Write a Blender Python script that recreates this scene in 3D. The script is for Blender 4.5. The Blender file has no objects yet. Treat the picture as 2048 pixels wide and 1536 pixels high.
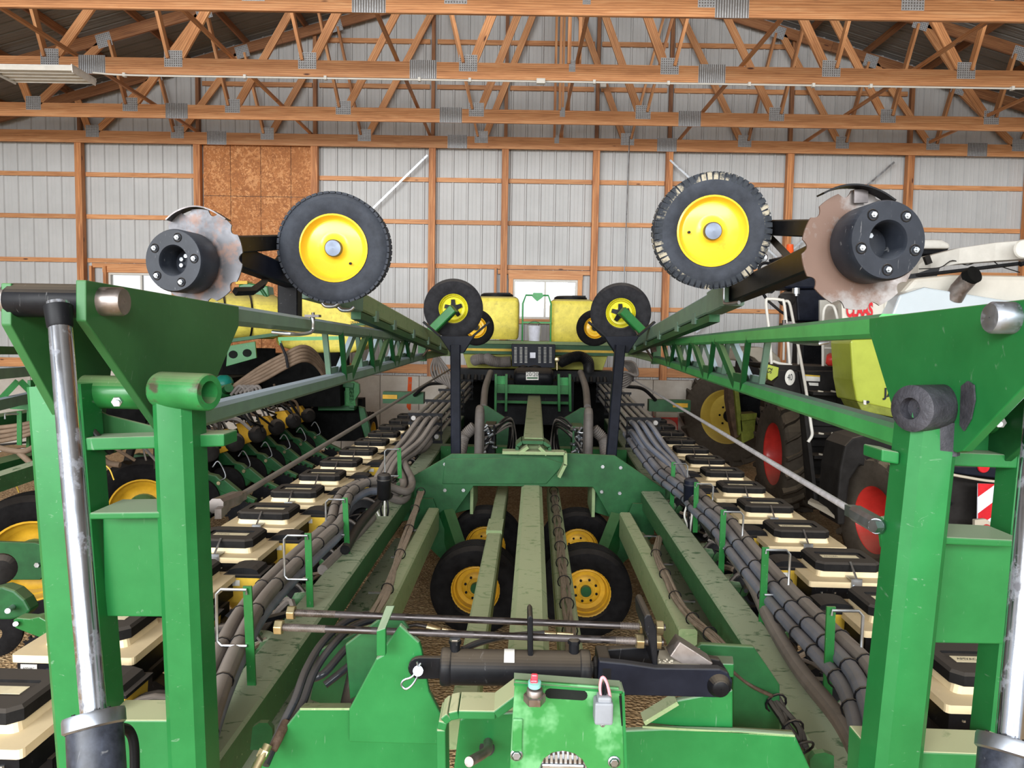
import bpy, bmesh, math, random
from mathutils import Vector, Matrix, Quaternion
random.seed(7)
PI = math.pi
S = bpy.context.scene
COL = S.collection
# ---------------------------------------------------------------- camera
F, CX, CY = 1500.0, 1024.0, 768.0
CZ = 2.55                                   # eye height above the floor
VPX = 1032                                  # where the shed's long lines meet; the planter stands turned a little
PHI = (1071-VPX)/F
Yc = Vector(((VPX-CX)/F, (665-CY)/F, 1)).normalized()
_t = -(Yc.x + .0168*Yc.y)/Yc.z
Xc = Vector((1, .0168, _t)).normalized()
Zc = Xc.cross(Yc)
cam_d = bpy.data.cameras.new('camera'); cam = bpy.data.objects.new('camera', cam_d); COL.objects.link(cam)
cam_d.sensor_width = 36; cam_d.lens = F/2048*36; cam_d.clip_start = .05; cam_d.clip_end = 300
R_ = Vector((Xc[0], Yc[0], Zc[0])); D_ = Vector((Xc[1], Yc[1], Zc[1])); W_ = Vector((Xc[2], Yc[2], Zc[2]))
m = Matrix((( R_[0], -D_[0], -W_[0], 0), (R_[1], -D_[1], -W_[1], 0), (R_[2], -D_[2], -W_[2], CZ), (0, 0, 0, 1)))
cam.matrix_basis = m
S.camera = cam
# ---------------------------------------------------------------- world, daylight, exposure
S.view_settings.view_transform = 'Standard'; S.view_settings.look = 'None'
S.view_settings.gamma = 1; S.view_settings.use_curve_mapping = False
S.view_settings.exposure = 0.0
S.cycles.use_denoising = True
S.cycles.max_bounces = 6; S.cycles.diffuse_bounces = 4; S.cycles.glossy_bounces = 3
S.cycles.transparent_max_bounces = 8
S.cycles.sample_clamp_indirect = 6
S.cycles.caustics_reflective = False; S.cycles.caustics_refractive = False
w = bpy.data.worlds.new('sky'); S.world = w; w.use_nodes = True
bg = w.node_tree.nodes['Background']; bg.inputs[0].default_value = (.93, .97, 1, 1); bg.inputs[1].default_value = 1.2
def area(name, loc, target, sx, sy, power, col):
    l = bpy.data.lights.new(name, 'AREA'); l.shape = 'RECTANGLE'; l.size = sx; l.size_y = sy; l.energy = power; l.color = col
    o = bpy.data.objects.new(name, l); COL.objects.link(o); o.location = loc
    o.rotation_euler = (Vector(target)-Vector(loc)).to_track_quat('-Z', 'Y').to_euler()
    return o
# daylight through the big open doors behind the camera and on the left, plus one added high fill
area('door_daylight', (-10.5, -11.5, 4.2), (1.0, 9, 2.8), 11, 6.5, 2750, (.95, .98, 1))
area('door_daylight', (5.0, -13, 3.6), (0, 9, 3.4), 9, 5.5, 800, (1, .98, .95))
area('door_daylight_high', (-2.0, -8.8, 6.1), (.5, 8, .5), 17, 2.4, 3600, (.97, .99, 1))  # added fill lamp that brightens up-facing surfaces

def V(x, y, z): return Vector((x, y, z+CZ))          # z measured from eye height
def P(px, py, Y):                                     # a point seen at a pixel, at a chosen distance down the shed
    c = Vector(((px-CX)/F, (py-CY)/F, 1))
    d = Vector((c.dot(Xc), c.dot(Yc), c.dot(Zc)))
    return d*(Y/d.y) + Vector((0, 0, CZ))
def proj(v):
    v = Vector(v)-Vector((0, 0, CZ)); c = Xc*v.x+Yc*v.y+Zc*v.z
    return (CX+F*c.x/c.z, CY+F*c.y/c.z)
# ---------------------------------------------------------------- materials
def lin(c):
    c = c/255; return c/12.92 if c <= .04045 else ((c+.055)/1.055)**2.4
def L(r, g, b): return (lin(r), lin(g), lin(b), 1)
def base(name):
    m = bpy.data.materials.new(name); m.use_nodes = True
    nt = m.node_tree; return m, nt, nt.nodes['Principled BSDF']
def N(nt, t, **k):
    n = nt.nodes.new(t)
    for a, b in k.items():
        if a in n.inputs.keys() if hasattr(n.inputs, 'keys') else False: n.inputs[a].default_value = b
        else: setattr(n, a, b)
    return n
def mixc(nt, fac, a, b):
    n = nt.nodes.new('ShaderNodeMix'); n.data_type = 'RGBA'
    for i, s in ((0, fac), (6, a), (7, b)):
        if hasattr(s, 'is_linked') or hasattr(s, 'links'): nt.links.new(s, n.inputs[i])
        else: n.inputs[i].default_value = s
    return n.outputs[2]
def ramp(nt, src, stops):
    r = nt.nodes.new('ShaderNodeValToRGB'); nt.links.new(src, r.inputs[0])
    e = r.color_ramp.elements
    while len(e) < len(stops): e.new(.5)
    for i, (p, c) in enumerate(stops):
        e[i].position = p; e[i].color = c if len(c) == 4 else (*c, 1)
    return r.outputs[0]
def noise(nt, scale, detail=4, rough=.6, vec=None, dist=0):
    n = nt.nodes.new('ShaderNodeTexNoise'); n.inputs['Scale'].default_value = scale; n.inputs['Detail'].default_value = detail
    n.inputs['Roughness'].default_value = rough; n.inputs['Distortion'].default_value = dist
    if vec: nt.links.new(vec, n.inputs['Vector'])
    return n.outputs[0]
def coords(nt, sc=(1, 1, 1), kind='Object', rnd=False):
    tc = nt.nodes.new('ShaderNodeTexCoord'); mp = nt.nodes.new('ShaderNodeMapping'); mp.inputs['Scale'].default_value = sc
    nt.links.new(tc.outputs[kind], mp.inputs['Vector'])
    if rnd:
        oi = nt.nodes.new('ShaderNodeObjectInfo'); mu = nt.nodes.new('ShaderNodeMath'); mu.operation = 'MULTIPLY'; mu.inputs[1].default_value = 37
        nt.links.new(oi.outputs['Random'], mu.inputs[0]); nt.links.new(mu.outputs[0], mp.inputs['Location'])
    return mp.outputs[0]
def bump(nt, b, h, s, d=.01):
    n = nt.nodes.new('ShaderNodeBump'); n.inputs['Strength'].default_value = s; n.inputs['Distance'].default_value = d
    nt.links.new(h, n.inputs['Height']); nt.links.new(n.outputs[0], b.inputs['Normal'])
BW = ((0, 0, 0, 1), (1, 1, 1, 1))
def dusty(name, c, rough=.45, dust=None, amt=0.0, mott=.12, scale=9, metal=0, scratch=0, coat=0, patch=None, bmp=.0, side=.0, spec=.22, scuff=0):
    """painted or plain surface with faint mottling; settled dust (by facing-up) and scratches belong to the thing"""
    m, nt, b = base(name)
    v = coords(nt, rnd=True)
    n1 = noise(nt, scale, 6, .65, v)
    dk = tuple(x*(1-mott*1.6) for x in c[:3])+(1,); lt = tuple(min(1, x*(1+mott)+.004) for x in c[:3])+(1,)
    col = ramp(nt, n1, ((.3, dk), (.7, lt)))
    if scratch:
        v2 = coords(nt, (22, 9, 4), rnd=True); n2 = noise(nt, 2.2, 5, .55, v2, 2.5)
        f = ramp(nt, n2, ((.66, BW[0]), (.72, (scratch,)*3+(1,))))
        col = mixc(nt, f, col, tuple(min(1, x*.5+.30) for x in c[:3])+(1,))
    if patch:                                # worn or greasy blotches
        n3 = noise(nt, patch[1], 5, .6, v)
        f = ramp(nt, n3, ((patch[2], BW[0]), (patch[2]+.07, (patch[3],)*3+(1,))))
        col = mixc(nt, f, col, patch[0])
    if dust:
        g = nt.nodes.new('ShaderNodeNewGeometry'); sx = nt.nodes.new('ShaderNodeSeparateXYZ')
        nt.links.new(g.outputs['True Normal'], sx.inputs[0])
        up = ramp(nt, sx.outputs[2], ((.35, (side,)*3+(1,)), (.9, (1, 1, 1, 1))))
        dn = ramp(nt, noise(nt, 7, 7, .7, v, .6), ((.22, (amt*.25,)*3+(1,)), (.38, (amt,)*3+(1,))))
        mu = nt.nodes.new('ShaderNodeMath'); mu.operation = 'MULTIPLY'
        nt.links.new(up, mu.inputs[0]); nt.links.new(dn, mu.inputs[1])
        col = mixc(nt, mu.outputs[0], col, dust)
        if scuff:
            sc = ramp(nt, noise(nt, 11, 5, .62, coords(nt, (1, .45, 1), rnd=True), 1.8), ((.56, BW[0]), (.64, (scuff,)*3+(1,))))
            col = mixc(nt, sc, col, tuple(x*1.15+.01 for x in c[:3])+(1,))
            sc2 = ramp(nt, noise(nt, 60, 2, .5, v), ((.70, BW[0]), (.74, (scuff*.7,)*3+(1,))))
            col = mixc(nt, sc2, col, tuple(min(1, x*1.25) for x in dust[:3])+(1,))
        ro = nt.nodes.new('ShaderNodeMath'); ro.operation = 'MULTIPLY_ADD'; ro.inputs[1].default_value = .85-rough; ro.inputs[2].default_value = rough
        nt.links.new(mu.outputs[0], ro.inputs[0]); nt.links.new(ro.outputs[0], b.inputs['Roughness'])
    else: b.inputs['Roughness'].default_value = rough
    nt.links.new(col, b.inputs['Base Color']); b.inputs['Metallic'].default_value = metal
    b.inputs['Specular IOR Level'].default_value = spec
    if coat: b.inputs['Coat Weight'].default_value = coat; b.inputs['Coat Roughness'].default_value = .15
    if bmp: bump(nt, b, noise(nt, scale*6, 4, .6, v), bmp, .003)
    return m
DUST = L(178, 182, 140); TAN = L(150, 135, 115)
M = {}
M['green'] = dusty('green_paint', L(22, 100, 44), .34, DUST, .35, .10, 6, scratch=.5, coat=.15, side=.05)
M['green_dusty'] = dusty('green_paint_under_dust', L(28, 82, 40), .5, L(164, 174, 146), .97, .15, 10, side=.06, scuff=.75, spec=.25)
M['green_pale'] = dusty('green_paint_thick_dust', L(80, 116, 68), .6, L(172, 180, 142), 1.0, .12, 14, side=.42, scuff=.5)
M['green_boom'] = dusty('green_boom_paint', L(66, 104, 62), .36, L(160, 174, 186), 1.0, .2, 7, side=.22)  # pale up-facing tone paints a reflection onto the boom tops
M['green_bright'] = dusty('bright_green_paint', L(46, 140, 70), .36, L(150, 160, 150), .6, .12, 7, coat=.15, scratch=.35)
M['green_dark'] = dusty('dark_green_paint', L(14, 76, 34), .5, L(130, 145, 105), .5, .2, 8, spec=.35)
M['green_plate'] = dusty('mottled_pale_green_paint', L(44, 112, 54), .45, None, 0, .1, 5, patch=(L(98, 148, 104), 5, .48, .75), scratch=.4)
M['black'] = dusty('black_paint', L(13, 14, 18), .45, TAN, .22, .2, 9, scratch=.18, spec=.12)
M['void'] = dusty('unlit_black_iron', L(9, 10, 10), .9, TAN, .1, spec=.1)  # near-black: shade in gaps and openings put into the colour
M['black_plastic'] = dusty('black_plastic', L(20, 20, 22), .55, L(92, 86, 80), .6, .15, 20, spec=.12)
M['drum'] = dusty('black_drum_plastic', L(31, 35, 43), .42, L(100, 104, 112), .35, .2, 6, scratch=.35)
M['rubber'] = dusty('rubber', L(36, 36, 39), .78, L(105, 98, 90), .6, .2, 14, bmp=.3, spec=.12)
M['rubber_side'] = dusty('dusty_rubber', L(44, 48, 56), .7, L(104, 104, 104), .4, .22, 12, bmp=.3)
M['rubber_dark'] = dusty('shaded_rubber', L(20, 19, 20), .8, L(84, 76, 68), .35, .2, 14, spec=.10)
M['rubber_lug'] = dusty('lug_rubber', L(62, 56, 50), .8, L(140, 125, 105), .8, .2, 14, side=.15)
M['mud_rubber'] = dusty('muddy_tread_rubber', L(42, 46, 52), .8, None, 0, .25, 14, patch=(L(158, 150, 132), 9, .53, .85), bmp=.5)
M['yellow'] = dusty('yellow_paint', L(226, 182, 44), .33, None, 0, .08, 5, coat=.25, patch=(L(190, 130, 40), 6, .66, .5))
M['yellow_old'] = dusty('aged_yellow_paint', L(205, 158, 40), .45, L(150, 120, 70), .5, .15, 7)
M['yellow_tank'] = dusty('yellow_tank_plastic', L(222, 206, 90), .5, L(165, 150, 110), .7, .12, 10, patch=(L(160, 146, 84), 14, .58, .35))
M['yellow_hopper'] = dusty('yellow_hopper_plastic', L(205, 170, 62), .5, L(150, 130, 90), .5, .12, 12)
M['lime'] = dusty('lime_green_paint', L(162, 174, 62), .35, L(150, 150, 110), .3, .08, 4, coat=.3)
M['white_paint'] = dusty('off_white_paint', L(192, 188, 178), .4, L(200, 188, 168), .6, .05, 4, coat=.3)
M['white'] = dusty('white_enamel', L(206, 203, 195), .4, L(190, 180, 165), .5, .06, 8)
M['cream'] = dusty('cream_plastic', L(232, 212, 172), .5, L(196, 176, 140), .5, .06, 8, patch=(L(190, 165, 125), 5, .62, .4))
M['red'] = dusty('red_paint', L(200, 52, 44), .42, L(150, 110, 95), .5, .12, 6, coat=.15)
M['red_sign'] = dusty('red_sign_film', L(190, 30, 40), .4)
M['sign_white'] = dusty('white_sign_film', L(218, 220, 232), .4)
M['navy'] = dusty('blue_black_paint', L(16, 20, 32), .42, L(100, 96, 92), .3, .2, 8, spec=.12)
M['charcoal'] = dusty('charcoal_plastic', L(34, 32, 31), .65, L(112, 102, 92), .7, .15, 8, spec=.10)
M['hose'] = dusty('grey_hose', L(104, 98, 94), .55, L(150, 140, 130), .6, .22, 5)
M['hose_blue'] = dusty('blue_grey_hose', L(100, 106, 120), .5, L(140, 132, 124), .55, .22, 5)
M['hose_dark'] = dusty('black_hose', L(18, 18, 20), .4, L(98, 90, 82), .45, .2, 9)
M['cable'] = dusty('tan_cable', L(128, 112, 96), .7, L(160, 146, 128), .4, .3, 14)
M['lid'] = dusty('lid_foam_plastic', L(26, 25, 25), .75, L(84, 78, 72), .75, .15, 16, spec=.10)
M['olive'] = dusty('olive_paint', L(120, 128, 50), .5, L(110, 90, 60), .7, .25, 8)
M['beige'] = dusty('beige_plastic', L(176, 168, 152), .55, L(160, 150, 132), .5, .08, 5)
M['tape'] = dusty('paper_label', L(214, 212, 205), .6)
M['print'] = dusty('dark_print', L(36, 40, 44), .6)
M['grease'] = dusty('black_grease', L(54, 54, 60), .5, None, 0, .3, 18, bmp=.8)
M['rust'] = dusty('rusty_grease', L(76, 60, 48), .6, None, 0, .4, 22, bmp=.6)
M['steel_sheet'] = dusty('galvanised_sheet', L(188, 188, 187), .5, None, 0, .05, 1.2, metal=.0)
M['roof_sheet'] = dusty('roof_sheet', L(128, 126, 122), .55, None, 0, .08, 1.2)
M['plywood'] = None
M['sky_pane'] = None
def metal(name, c, rough, aniso=0, mott=.15, scale=12, patch=None):
    m, nt, b = base(name)
    v = coords(nt, rnd=True); n1 = noise(nt, scale, 5, .6, v)
    col = ramp(nt, n1, ((.3, tuple(x*(1-mott) for x in c[:3])+(1,)), (.7, c)))
    if patch:
        f = ramp(nt, noise(nt, patch[1], 6, .65, v), ((patch[2], BW[0]), (patch[2]+.12, (patch[3],)*3+(1,))))
        col = mixc(nt, f, col, patch[0])
        mm = nt.nodes.new('ShaderNodeMath'); mm.operation = 'SUBTRACT'; mm.inputs[0].default_value = 1; nt.links.new(f, mm.inputs[1])
        nt.links.new(mm.outputs[0], b.inputs['Metallic'])
    else: b.inputs['Metallic'].default_value = 1
    nt.links.new(col, b.inputs['Base Color'])
    rr = ramp(nt, n1, ((.3, (rough*.7,)*3+(1,)), (.7, (min(1, rough*1.4),)*3+(1,)))); nt.links.new(rr, b.inputs['Roughness'])
    return m
M['chrome'] = metal('scuffed_chrome', L(190, 196, 208), .14, patch=(L(60, 58, 62), 16, .53, .85))  # dark patches: scuffs plus painted dark bands of reflection
M['zinc'] = metal('zinc_steel', L(190, 195, 200), .35)
M['steel'] = metal('dark_steel_rod', L(86, 82, 82), .4, patch=(L(52, 46, 46), 8, .48, .8))
M['brass'] = metal('yellow_zinc', L(205, 190, 150), .35)
M['gusset'] = dusty('galvanised_plate', L(186, 189, 192), .38, mott=.16, scale=40, metal=.25, spec=.6)
M['gusset_slot'] = dusty('plate_slots', L(112, 108, 106), .5)
M['disc'] = metal('rusty_disc_steel', L(150, 146, 144), .55, patch=(L(92, 66, 52), 5, .40, .9))
M['disc_left'] = metal('dull_disc_steel', L(112, 112, 116), .6, patch=(L(120, 92, 80), 9, .50, .8))
def wood(name, a, b_, c, knots=.5):
    m, nt, b = base(name)
    v = coords(nt, (.55, 7, 7), rnd=True)
    n1 = noise(nt, 3.0, 6, .6, v, .8)
    wv = nt.nodes.new('ShaderNodeTexWave'); wv.wave_type = 'BANDS'; wv.bands_direction = 'Z'
    wv.inputs['Scale'].default_value = 1.5; wv.inputs['Distortion'].default_value = 7; wv.inputs['Detail'].default_value = 2; wv.inputs['Detail Scale'].default_value = .6
    nt.links.new(v, wv.inputs['Vector'])
    col = ramp(nt, n1, ((.28, a), (.5, b_), (.75, c)))
    g = ramp(nt, wv.outputs[0], ((.0, (1, 1, 1, 1)), (.75, (1, 1, 1, 1)), (.95, (.56, .46, .40, 1))))
    mx = nt.nodes.new('ShaderNodeMix'); mx.data_type = 'RGBA'; mx.blend_type = 'MULTIPLY'; mx.inputs[0].default_value = .7
    nt.links.new(col, mx.inputs[6]); nt.links.new(g, mx.inputs[7]); col = mx.outputs[2]
    vk = coords(nt, (1.1, 4.2, 4.2), rnd=True); vo = nt.nodes.new('ShaderNodeTexVoronoi'); vo.inputs['Scale'].default_value = 1.15; nt.links.new(vk, vo.inputs['Vector'])
    k = ramp(nt, vo.outputs[0], ((.045, (1, 1, 1, 1)), (.085, (0, 0, 0, 1))))
    col = mixc(nt, k, col, L(82, 40, 22))
    oi = nt.nodes.new('ShaderNodeObjectInfo'); hs = nt.nodes.new('ShaderNodeHueSaturation')
    mr = nt.nodes.new('ShaderNodeMapRange'); mr.inputs[3].default_value = .82; mr.inputs[4].default_value = 1.14
    nt.links.new(oi.outputs['Random'], mr.inputs[0]); nt.links.new(mr.outputs[0], hs.inputs['Value']); nt.links.new(col, hs.inputs['Color'])
    nt.links.new(hs.outputs[0], b.inputs['Base Color']); b.inputs['Roughness'].default_value = .62
    bump(nt, b, n1, .25, .004)
    return m
M['wood'] = wood('stained_pine', L(176, 120, 76), L(204, 144, 94), L(220, 168, 118))
M['wood_post'] = wood('stained_pine_post', L(164, 104, 58), L(190, 126, 76), L(206, 148, 98))
M['wood_dark'] = wood('weathered_pine', L(120, 78, 48), L(150, 100, 62), L(170, 122, 82))  # darker pine for purlins, top chords and upper posts
def osb():
    m, nt, b = base('strand_board')
    v = coords(nt, (1, 1, 1)); vo = nt.nodes.new('ShaderNodeTexVoronoi'); vo.inputs['Scale'].default_value = 7
    n = noise(nt, 6, 4, .6, v, 3.0); ad = nt.nodes.new('ShaderNodeVectorMath'); ad.operation = 'ADD'
    nn = nt.nodes.new('ShaderNodeTexNoise'); nn.inputs['Scale'].default_value = 11; nt.links.new(v, nn.inputs['Vector'])
    nt.links.new(v, ad.inputs[0]); nt.links.new(nn.outputs['Color'], ad.inputs[1]); nt.links.new(ad.outputs[0], vo.inputs['Vector'])
    c1 = ramp(nt, vo.outputs['Color'], ((.2, L(140, 80, 38)), (.55, L(172, 104, 52)), (.88, L(226, 166, 112))))
    c = mixc(nt, .4, c1, ramp(nt, n, ((.3, L(138, 84, 40)), (.7, L(204, 140, 80)))))
    nt.links.new(c, b.inputs['Base Color']); b.inputs['Roughness'].default_value = .7
    return m
M['osb'] = osb()
def concrete():
    m, nt, b = base('concrete'); v = coords(nt, rnd=True)
    c = mixc(nt, ramp(nt, noise(nt, 1.6, 8, .65, v), ((.35, BW[0]), (.7, BW[1]))), L(176, 166, 154), L(206, 200, 190))
    nt.links.new(c, b.inputs['Base Color']); b.inputs['Roughness'].default_value = .85; bump(nt, b, noise(nt, 30, 5, .6, v), .3, .004)
    return m
M['concrete'] = concrete()
def gravel():
    m, nt, b = base('gravel_and_chaff'); v = coords(nt)
    n1 = noise(nt, 1.1, 6, .6, v); vo = nt.nodes.new('ShaderNodeTexVoronoi'); vo.inputs['Scale'].default_value = 38; nt.links.new(v, vo.inputs['Vector'])
    c = mixc(nt, n1, L(150, 118, 80), L(216, 182, 134))
    c2 = ramp(nt, vo.outputs['Color'], ((.1, L(110, 84, 58)), (.5, L(184, 150, 108)), (.9, L(230, 202, 160))))
    c = mixc(nt, .5, c, c2)
    nt.links.new(c, b.inputs['Base Color']); b.inputs['Roughness'].default_value = .95
    bump(nt, b, vo.outputs[0], .8, .02); return m
M['gravel'] = gravel()
def glass():
    m, nt, b = base('window_glass'); nt.nodes.remove(b)
    o = nt.nodes['Material Output']; t = nt.nodes.new('ShaderNodeBsdfTransparent'); g = nt.nodes.new('ShaderNodeBsdfGlossy'); g.inputs['Roughness'].default_value = .03
    fr = nt.nodes.new('ShaderNodeFresnel'); fr.inputs[0].default_value = 1.45; x = nt.nodes.new('ShaderNodeMixShader')
    nt.links.new(fr.outputs[0], x.inputs[0]); nt.links.new(t.outputs[0], x.inputs[1]); nt.links.new(g.outputs[0], x.inputs[2]); nt.links.new(x.outputs[0], o.inputs[0])
    return m
M['glass'] = glass()
M['cab_glass'] = dusty('dark_cab_glass', L(20, 24, 30), .08, coat=.6)
# ---------------------------------------------------------------- mesh builder
def frame(d, up=None):
    d = Vector(d).normalized(); up = Vector(up) if up is not None else (Vector((0, 0, 1)) if abs(d.z) < .95 else Vector((0, 1, 0)))
    s = d.cross(up).normalized(); u = s.cross(d).normalized()
    return d, s, u
class MB:
    def __init__(s): s.v = []; s.f = []; s.sm = []
    def add(s, vs, fs, smooth=False):
        o = len(s.v); s.v += [tuple(v) for v in vs]; s.f += [tuple(i+o for i in f) for f in fs]; s.sm += [smooth]*len(fs); return s
    def box(s, c, d, R=None):
        c = Vector(c); x, y, z = d[0]/2, d[1]/2, d[2]/2
        p = [Vector((a*x, b*y, e*z)) for e in (-1, 1) for a, b in ((-1, -1), (1, -1), (1, 1), (-1, 1))]
        if R is not None: p = [R @ q for q in p]
        return s.add([c+q for q in p], [(3, 2, 1, 0), (4, 5, 6, 7), (0, 1, 5, 4), (1, 2, 6, 5), (2, 3, 7, 6), (3, 0, 4, 7)])
    def bb(s, x0, x1, y0, y1, z0, z1): return s.box(((x0+x1)/2, (y0+y1)/2, (z0+z1)/2), (abs(x1-x0), abs(y1-y0), abs(z1-z0)))
    def loft(s, rings, caps=True, smooth=False, closed=False):
        n = len(rings[0]); vs = [v for r in rings for v in r]; fs = []
        k = len(rings)
        for i in range(k if closed else k-1):
            for j in range(n):
                a, b = i*n+j, i*n+(j+1) % n; c, d = ((i+1) % k)*n+(j+1) % n, ((i+1) % k)*n+j
                fs.append((a, b, c, d))
        o = len(s.v); s.add(vs, fs, smooth)
        if caps and not closed: s.add([], []); s.f += [tuple(o+i for i in range(n-1, -1, -1)), tuple(o+(k-1)*n+i for i in range(n))]; s.sm += [False, False]
        return s
    def bar(s, p0, p1, w, h, up=None, ch=0, w1=None, h1=None):
        p0, p1 = Vector(p0), Vector(p1); d, sd, u = frame(p1-p0, up)
        def ring(p, w, h):
            if ch:
                q = ((-w/2+ch, -h/2), (w/2-ch, -h/2), (w/2, -h/2+ch), (w/2, h/2-ch), (w/2-ch, h/2), (-w/2+ch, h/2), (-w/2, h/2-ch), (-w/2, -h/2+ch))
            else: q = ((-w/2, -h/2), (w/2, -h/2), (w/2, h/2), (-w/2, h/2))
            return [p+sd*a+u*b for a, b in q]
        return s.loft([ring(p0, w, h), ring(p1, w1 or w, h1 or h)][::-1])
    def tube(s, path, r, n=10, caps=True, smooth=True, closed=False, rr=None):
        path = [Vector(p) for p in path]; rings = []; u = None; k = len(path)
        for i, p in enumerate(path):
            a = path[i-1] if (i > 0 or closed) else path[i]; b = path[(i+1) % k] if (i < k-1 or closed) else path[i]
            t = (b-a).normalized()
            if u is None: _, sd, u = frame(t)
            u = (u-t*u.dot(t)).normalized(); sd = t.cross(u)
            q = rr[i] if rr else r
            rings.append([p+(u*math.cos(2*PI*j/n)+sd*math.sin(2*PI*j/n))*q for j in range(n)])
        return s.loft(rings, caps, smooth, closed)
    def lathe(s, prof, o, axis, n=32, smooth=True, caps=False, up=None):
        o = Vector(o); d, sd, u = frame(axis, up); rings = []
        for r, a in prof: rings.append([o+d*a+(sd*math.cos(2*PI*j/n)+u*math.sin(2*PI*j/n))*r for j in range(n)])
        return s.loft(rings, caps, smooth)
    def cyl(s, p0, p1, r, n=16, r1=None):
        p0, p1 = Vector(p0), Vector(p1); L_ = (p1-p0).length
        return s.lathe([(r, 0), (r1 if r1 is not None else r, L_)], p0, p1-p0, n, True, True)
    def prism(s, pts, vec):
        pts = [Vector(p) for p in pts]; vec = Vector(vec); n = len(pts)
        nr = Vector((0, 0, 0))
        for i in range(n): nr += pts[i].cross(pts[(i+1) % n])
        if nr.dot(vec) > 0: pts = pts[::-1]
        vs = pts+[p+vec for p in pts]
        return s.add(vs, [tuple(range(n)), tuple(range(2*n-1, n-1, -1))]+[(i, i+n, (i+1) % n+n, (i+1) % n) for i in range(n)])
    def ball(s, c, r, n=12, sc=(1, 1, 1)):
        c = Vector(c); k = n//2; rings = []
        for i in range(1, k):
            a = PI*i/k; rings.append([c+Vector((r*sc[0]*math.sin(a)*math.cos(2*PI*j/n), r*sc[1]*math.sin(a)*math.sin(2*PI*j/n), -r*sc[2]*math.cos(a))) for j in range(n)])
        return s.loft(rings, True, True)
def hexnut(mb, c, axis, r, h, ph=0):
    d, sd, u = frame(axis); c = Vector(c)
    mb.loft([[c+d*t+(sd*math.cos(PI/3*j+ph)+u*math.sin(PI/3*j+ph))*r for j in range(6)] for t in (0, h)]); return mb
def cr(pts, k=6):
    pts = [Vector(p) for p in pts]; out = []
    q = [pts[0]*2-pts[1]]+pts+[pts[-1]*2-pts[-2]]
    for i in range(1, len(q)-2):
        a, b, c, d = q[i-1:i+3]
        for j in range(k):
            t = j/k; out.append(.5*((2*b)+(c-a)*t+(2*a-5*b+4*c-d)*t*t+(3*b-a-3*c+d)*t**3))
    out.append(pts[-1]); return out
# ---------------------------------------------------------------- objects
def empty(name, loc, label=None, cat=None, group=None, parent=None, kind=None):
    o = bpy.data.objects.new(name, None); COL.objects.link(o); o.location = loc; o.empty_display_size = .1
    tag(o, label, cat, group, kind)
    if parent: link_to(o, parent)
    return o
def tag(o, label=None, cat=None, group=None, kind=None):
    if label: o['label'] = label
    if cat: o['category'] = cat
    if group: o['group'] = group
    if kind: o['kind'] = kind
    return o
def link_to(o, p):                     # every object's own matrix is its place in the shed
    o.parent = p; o.matrix_parent_inverse = p.matrix_basis.inverted()
def mesh(name, mb, mat, bev=0, seg=2, auto=True):
    me = bpy.data.meshes.new(name); me.from_pydata(mb.v, [], mb.f); me.update()
    me.polygons.foreach_set('use_smooth', mb.sm)
    me.materials.append(M[mat] if isinstance(mat, str) else mat)
    if any(mb.sm): me.set_sharp_from_angle(angle=.80)
    return me
def ob(name, mb, mat, parent=None, label=None, cat=None, group=None, kind=None, bev=0, mw=None, seg=2):
    me = mesh(name, mb, mat); o = bpy.data.objects.new(name, me); COL.objects.link(o)
    if mw is not None: o.matrix_basis = mw
    if parent is not None:
        link_to(o, parent)
    tag(o, label, cat, group, kind)
    if bev:
        b = o.modifiers.new('bevel', 'BEVEL'); b.width = bev; b.segments = seg; b.limit_method = 'ANGLE'; b.angle_limit = .6; b.harden_normals = False
    return o
def barob(name, p0, p1, w, h, mat, parent=None, up=None, ch=0, **k):
    """bar as its own object, local X along its length so grain follows it"""
    p0, p1 = Vector(p0), Vector(p1); d, s_, u = frame(p1-p0, up); Ln = (p1-p0).length
    mw = Matrix(((d.x, s_.x, u.x, p0.x), (d.y, s_.y, u.y, p0.y), (d.z, s_.z, u.z, p0.z), (0, 0, 0, 1)))
    # keep right-handed
    if mw.to_3x3().determinant() < 0: mw = Matrix(((d.x, -s_.x, u.x, p0.x), (d.y, -s_.y, u.y, p0.y), (d.z, -s_.z, u.z, p0.z), (0, 0, 0, 1)))
    mb = MB().bar((0, 0, 0), (Ln, 0, 0), w, h, up=(0, 0, 1), ch=ch)
    return ob(name, mb, mat, parent, mw=mw, **k)
def text(name, s, size, o, xdir, ydir, mat, parent, ext=.0015, align='CENTER', bold=0, squash=1):
    c = bpy.data.curves.new(name, 'FONT'); c.body = s; c.size = size; c.extrude = ext; c.align_x = align; c.align_y = 'CENTER'; c.offset = bold
    c.materials.append(M[mat]); t = bpy.data.objects.new(name, c); COL.objects.link(t)
    x = Vector(xdir).normalized(); y = Vector(ydir); y = (y-x*y.dot(x)).normalized(); z = x.cross(y); x2 = x*squash
    me = bpy.data.meshes.new_from_object(t); bpy.data.objects.remove(t); t = bpy.data.objects.new(name, me); COL.objects.link(t)
    if not me.materials: me.materials.append(M[mat])
    t.matrix_basis = Matrix(((x2.x, y.x, z.x, o[0]), (x2.y, y.y, z.y, o[1]), (x2.z, y.z, z.z, o[2]), (0, 0, 0, 1)))
    if parent: link_to(t, parent)
    return t
def dup(o, parent=None, mv=(0, 0, 0), mx=None):
    """copy of a part and its sub-parts, moved (world) by mv"""
    c = o.copy(); COL.objects.link(c)
    if parent is not None: c.parent = parent
    c.location = Vector(o.location)+Vector(mv)
    for ch in o.children:
        d = ch.copy(); COL.objects.link(d); d.parent = c
    return c
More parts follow.
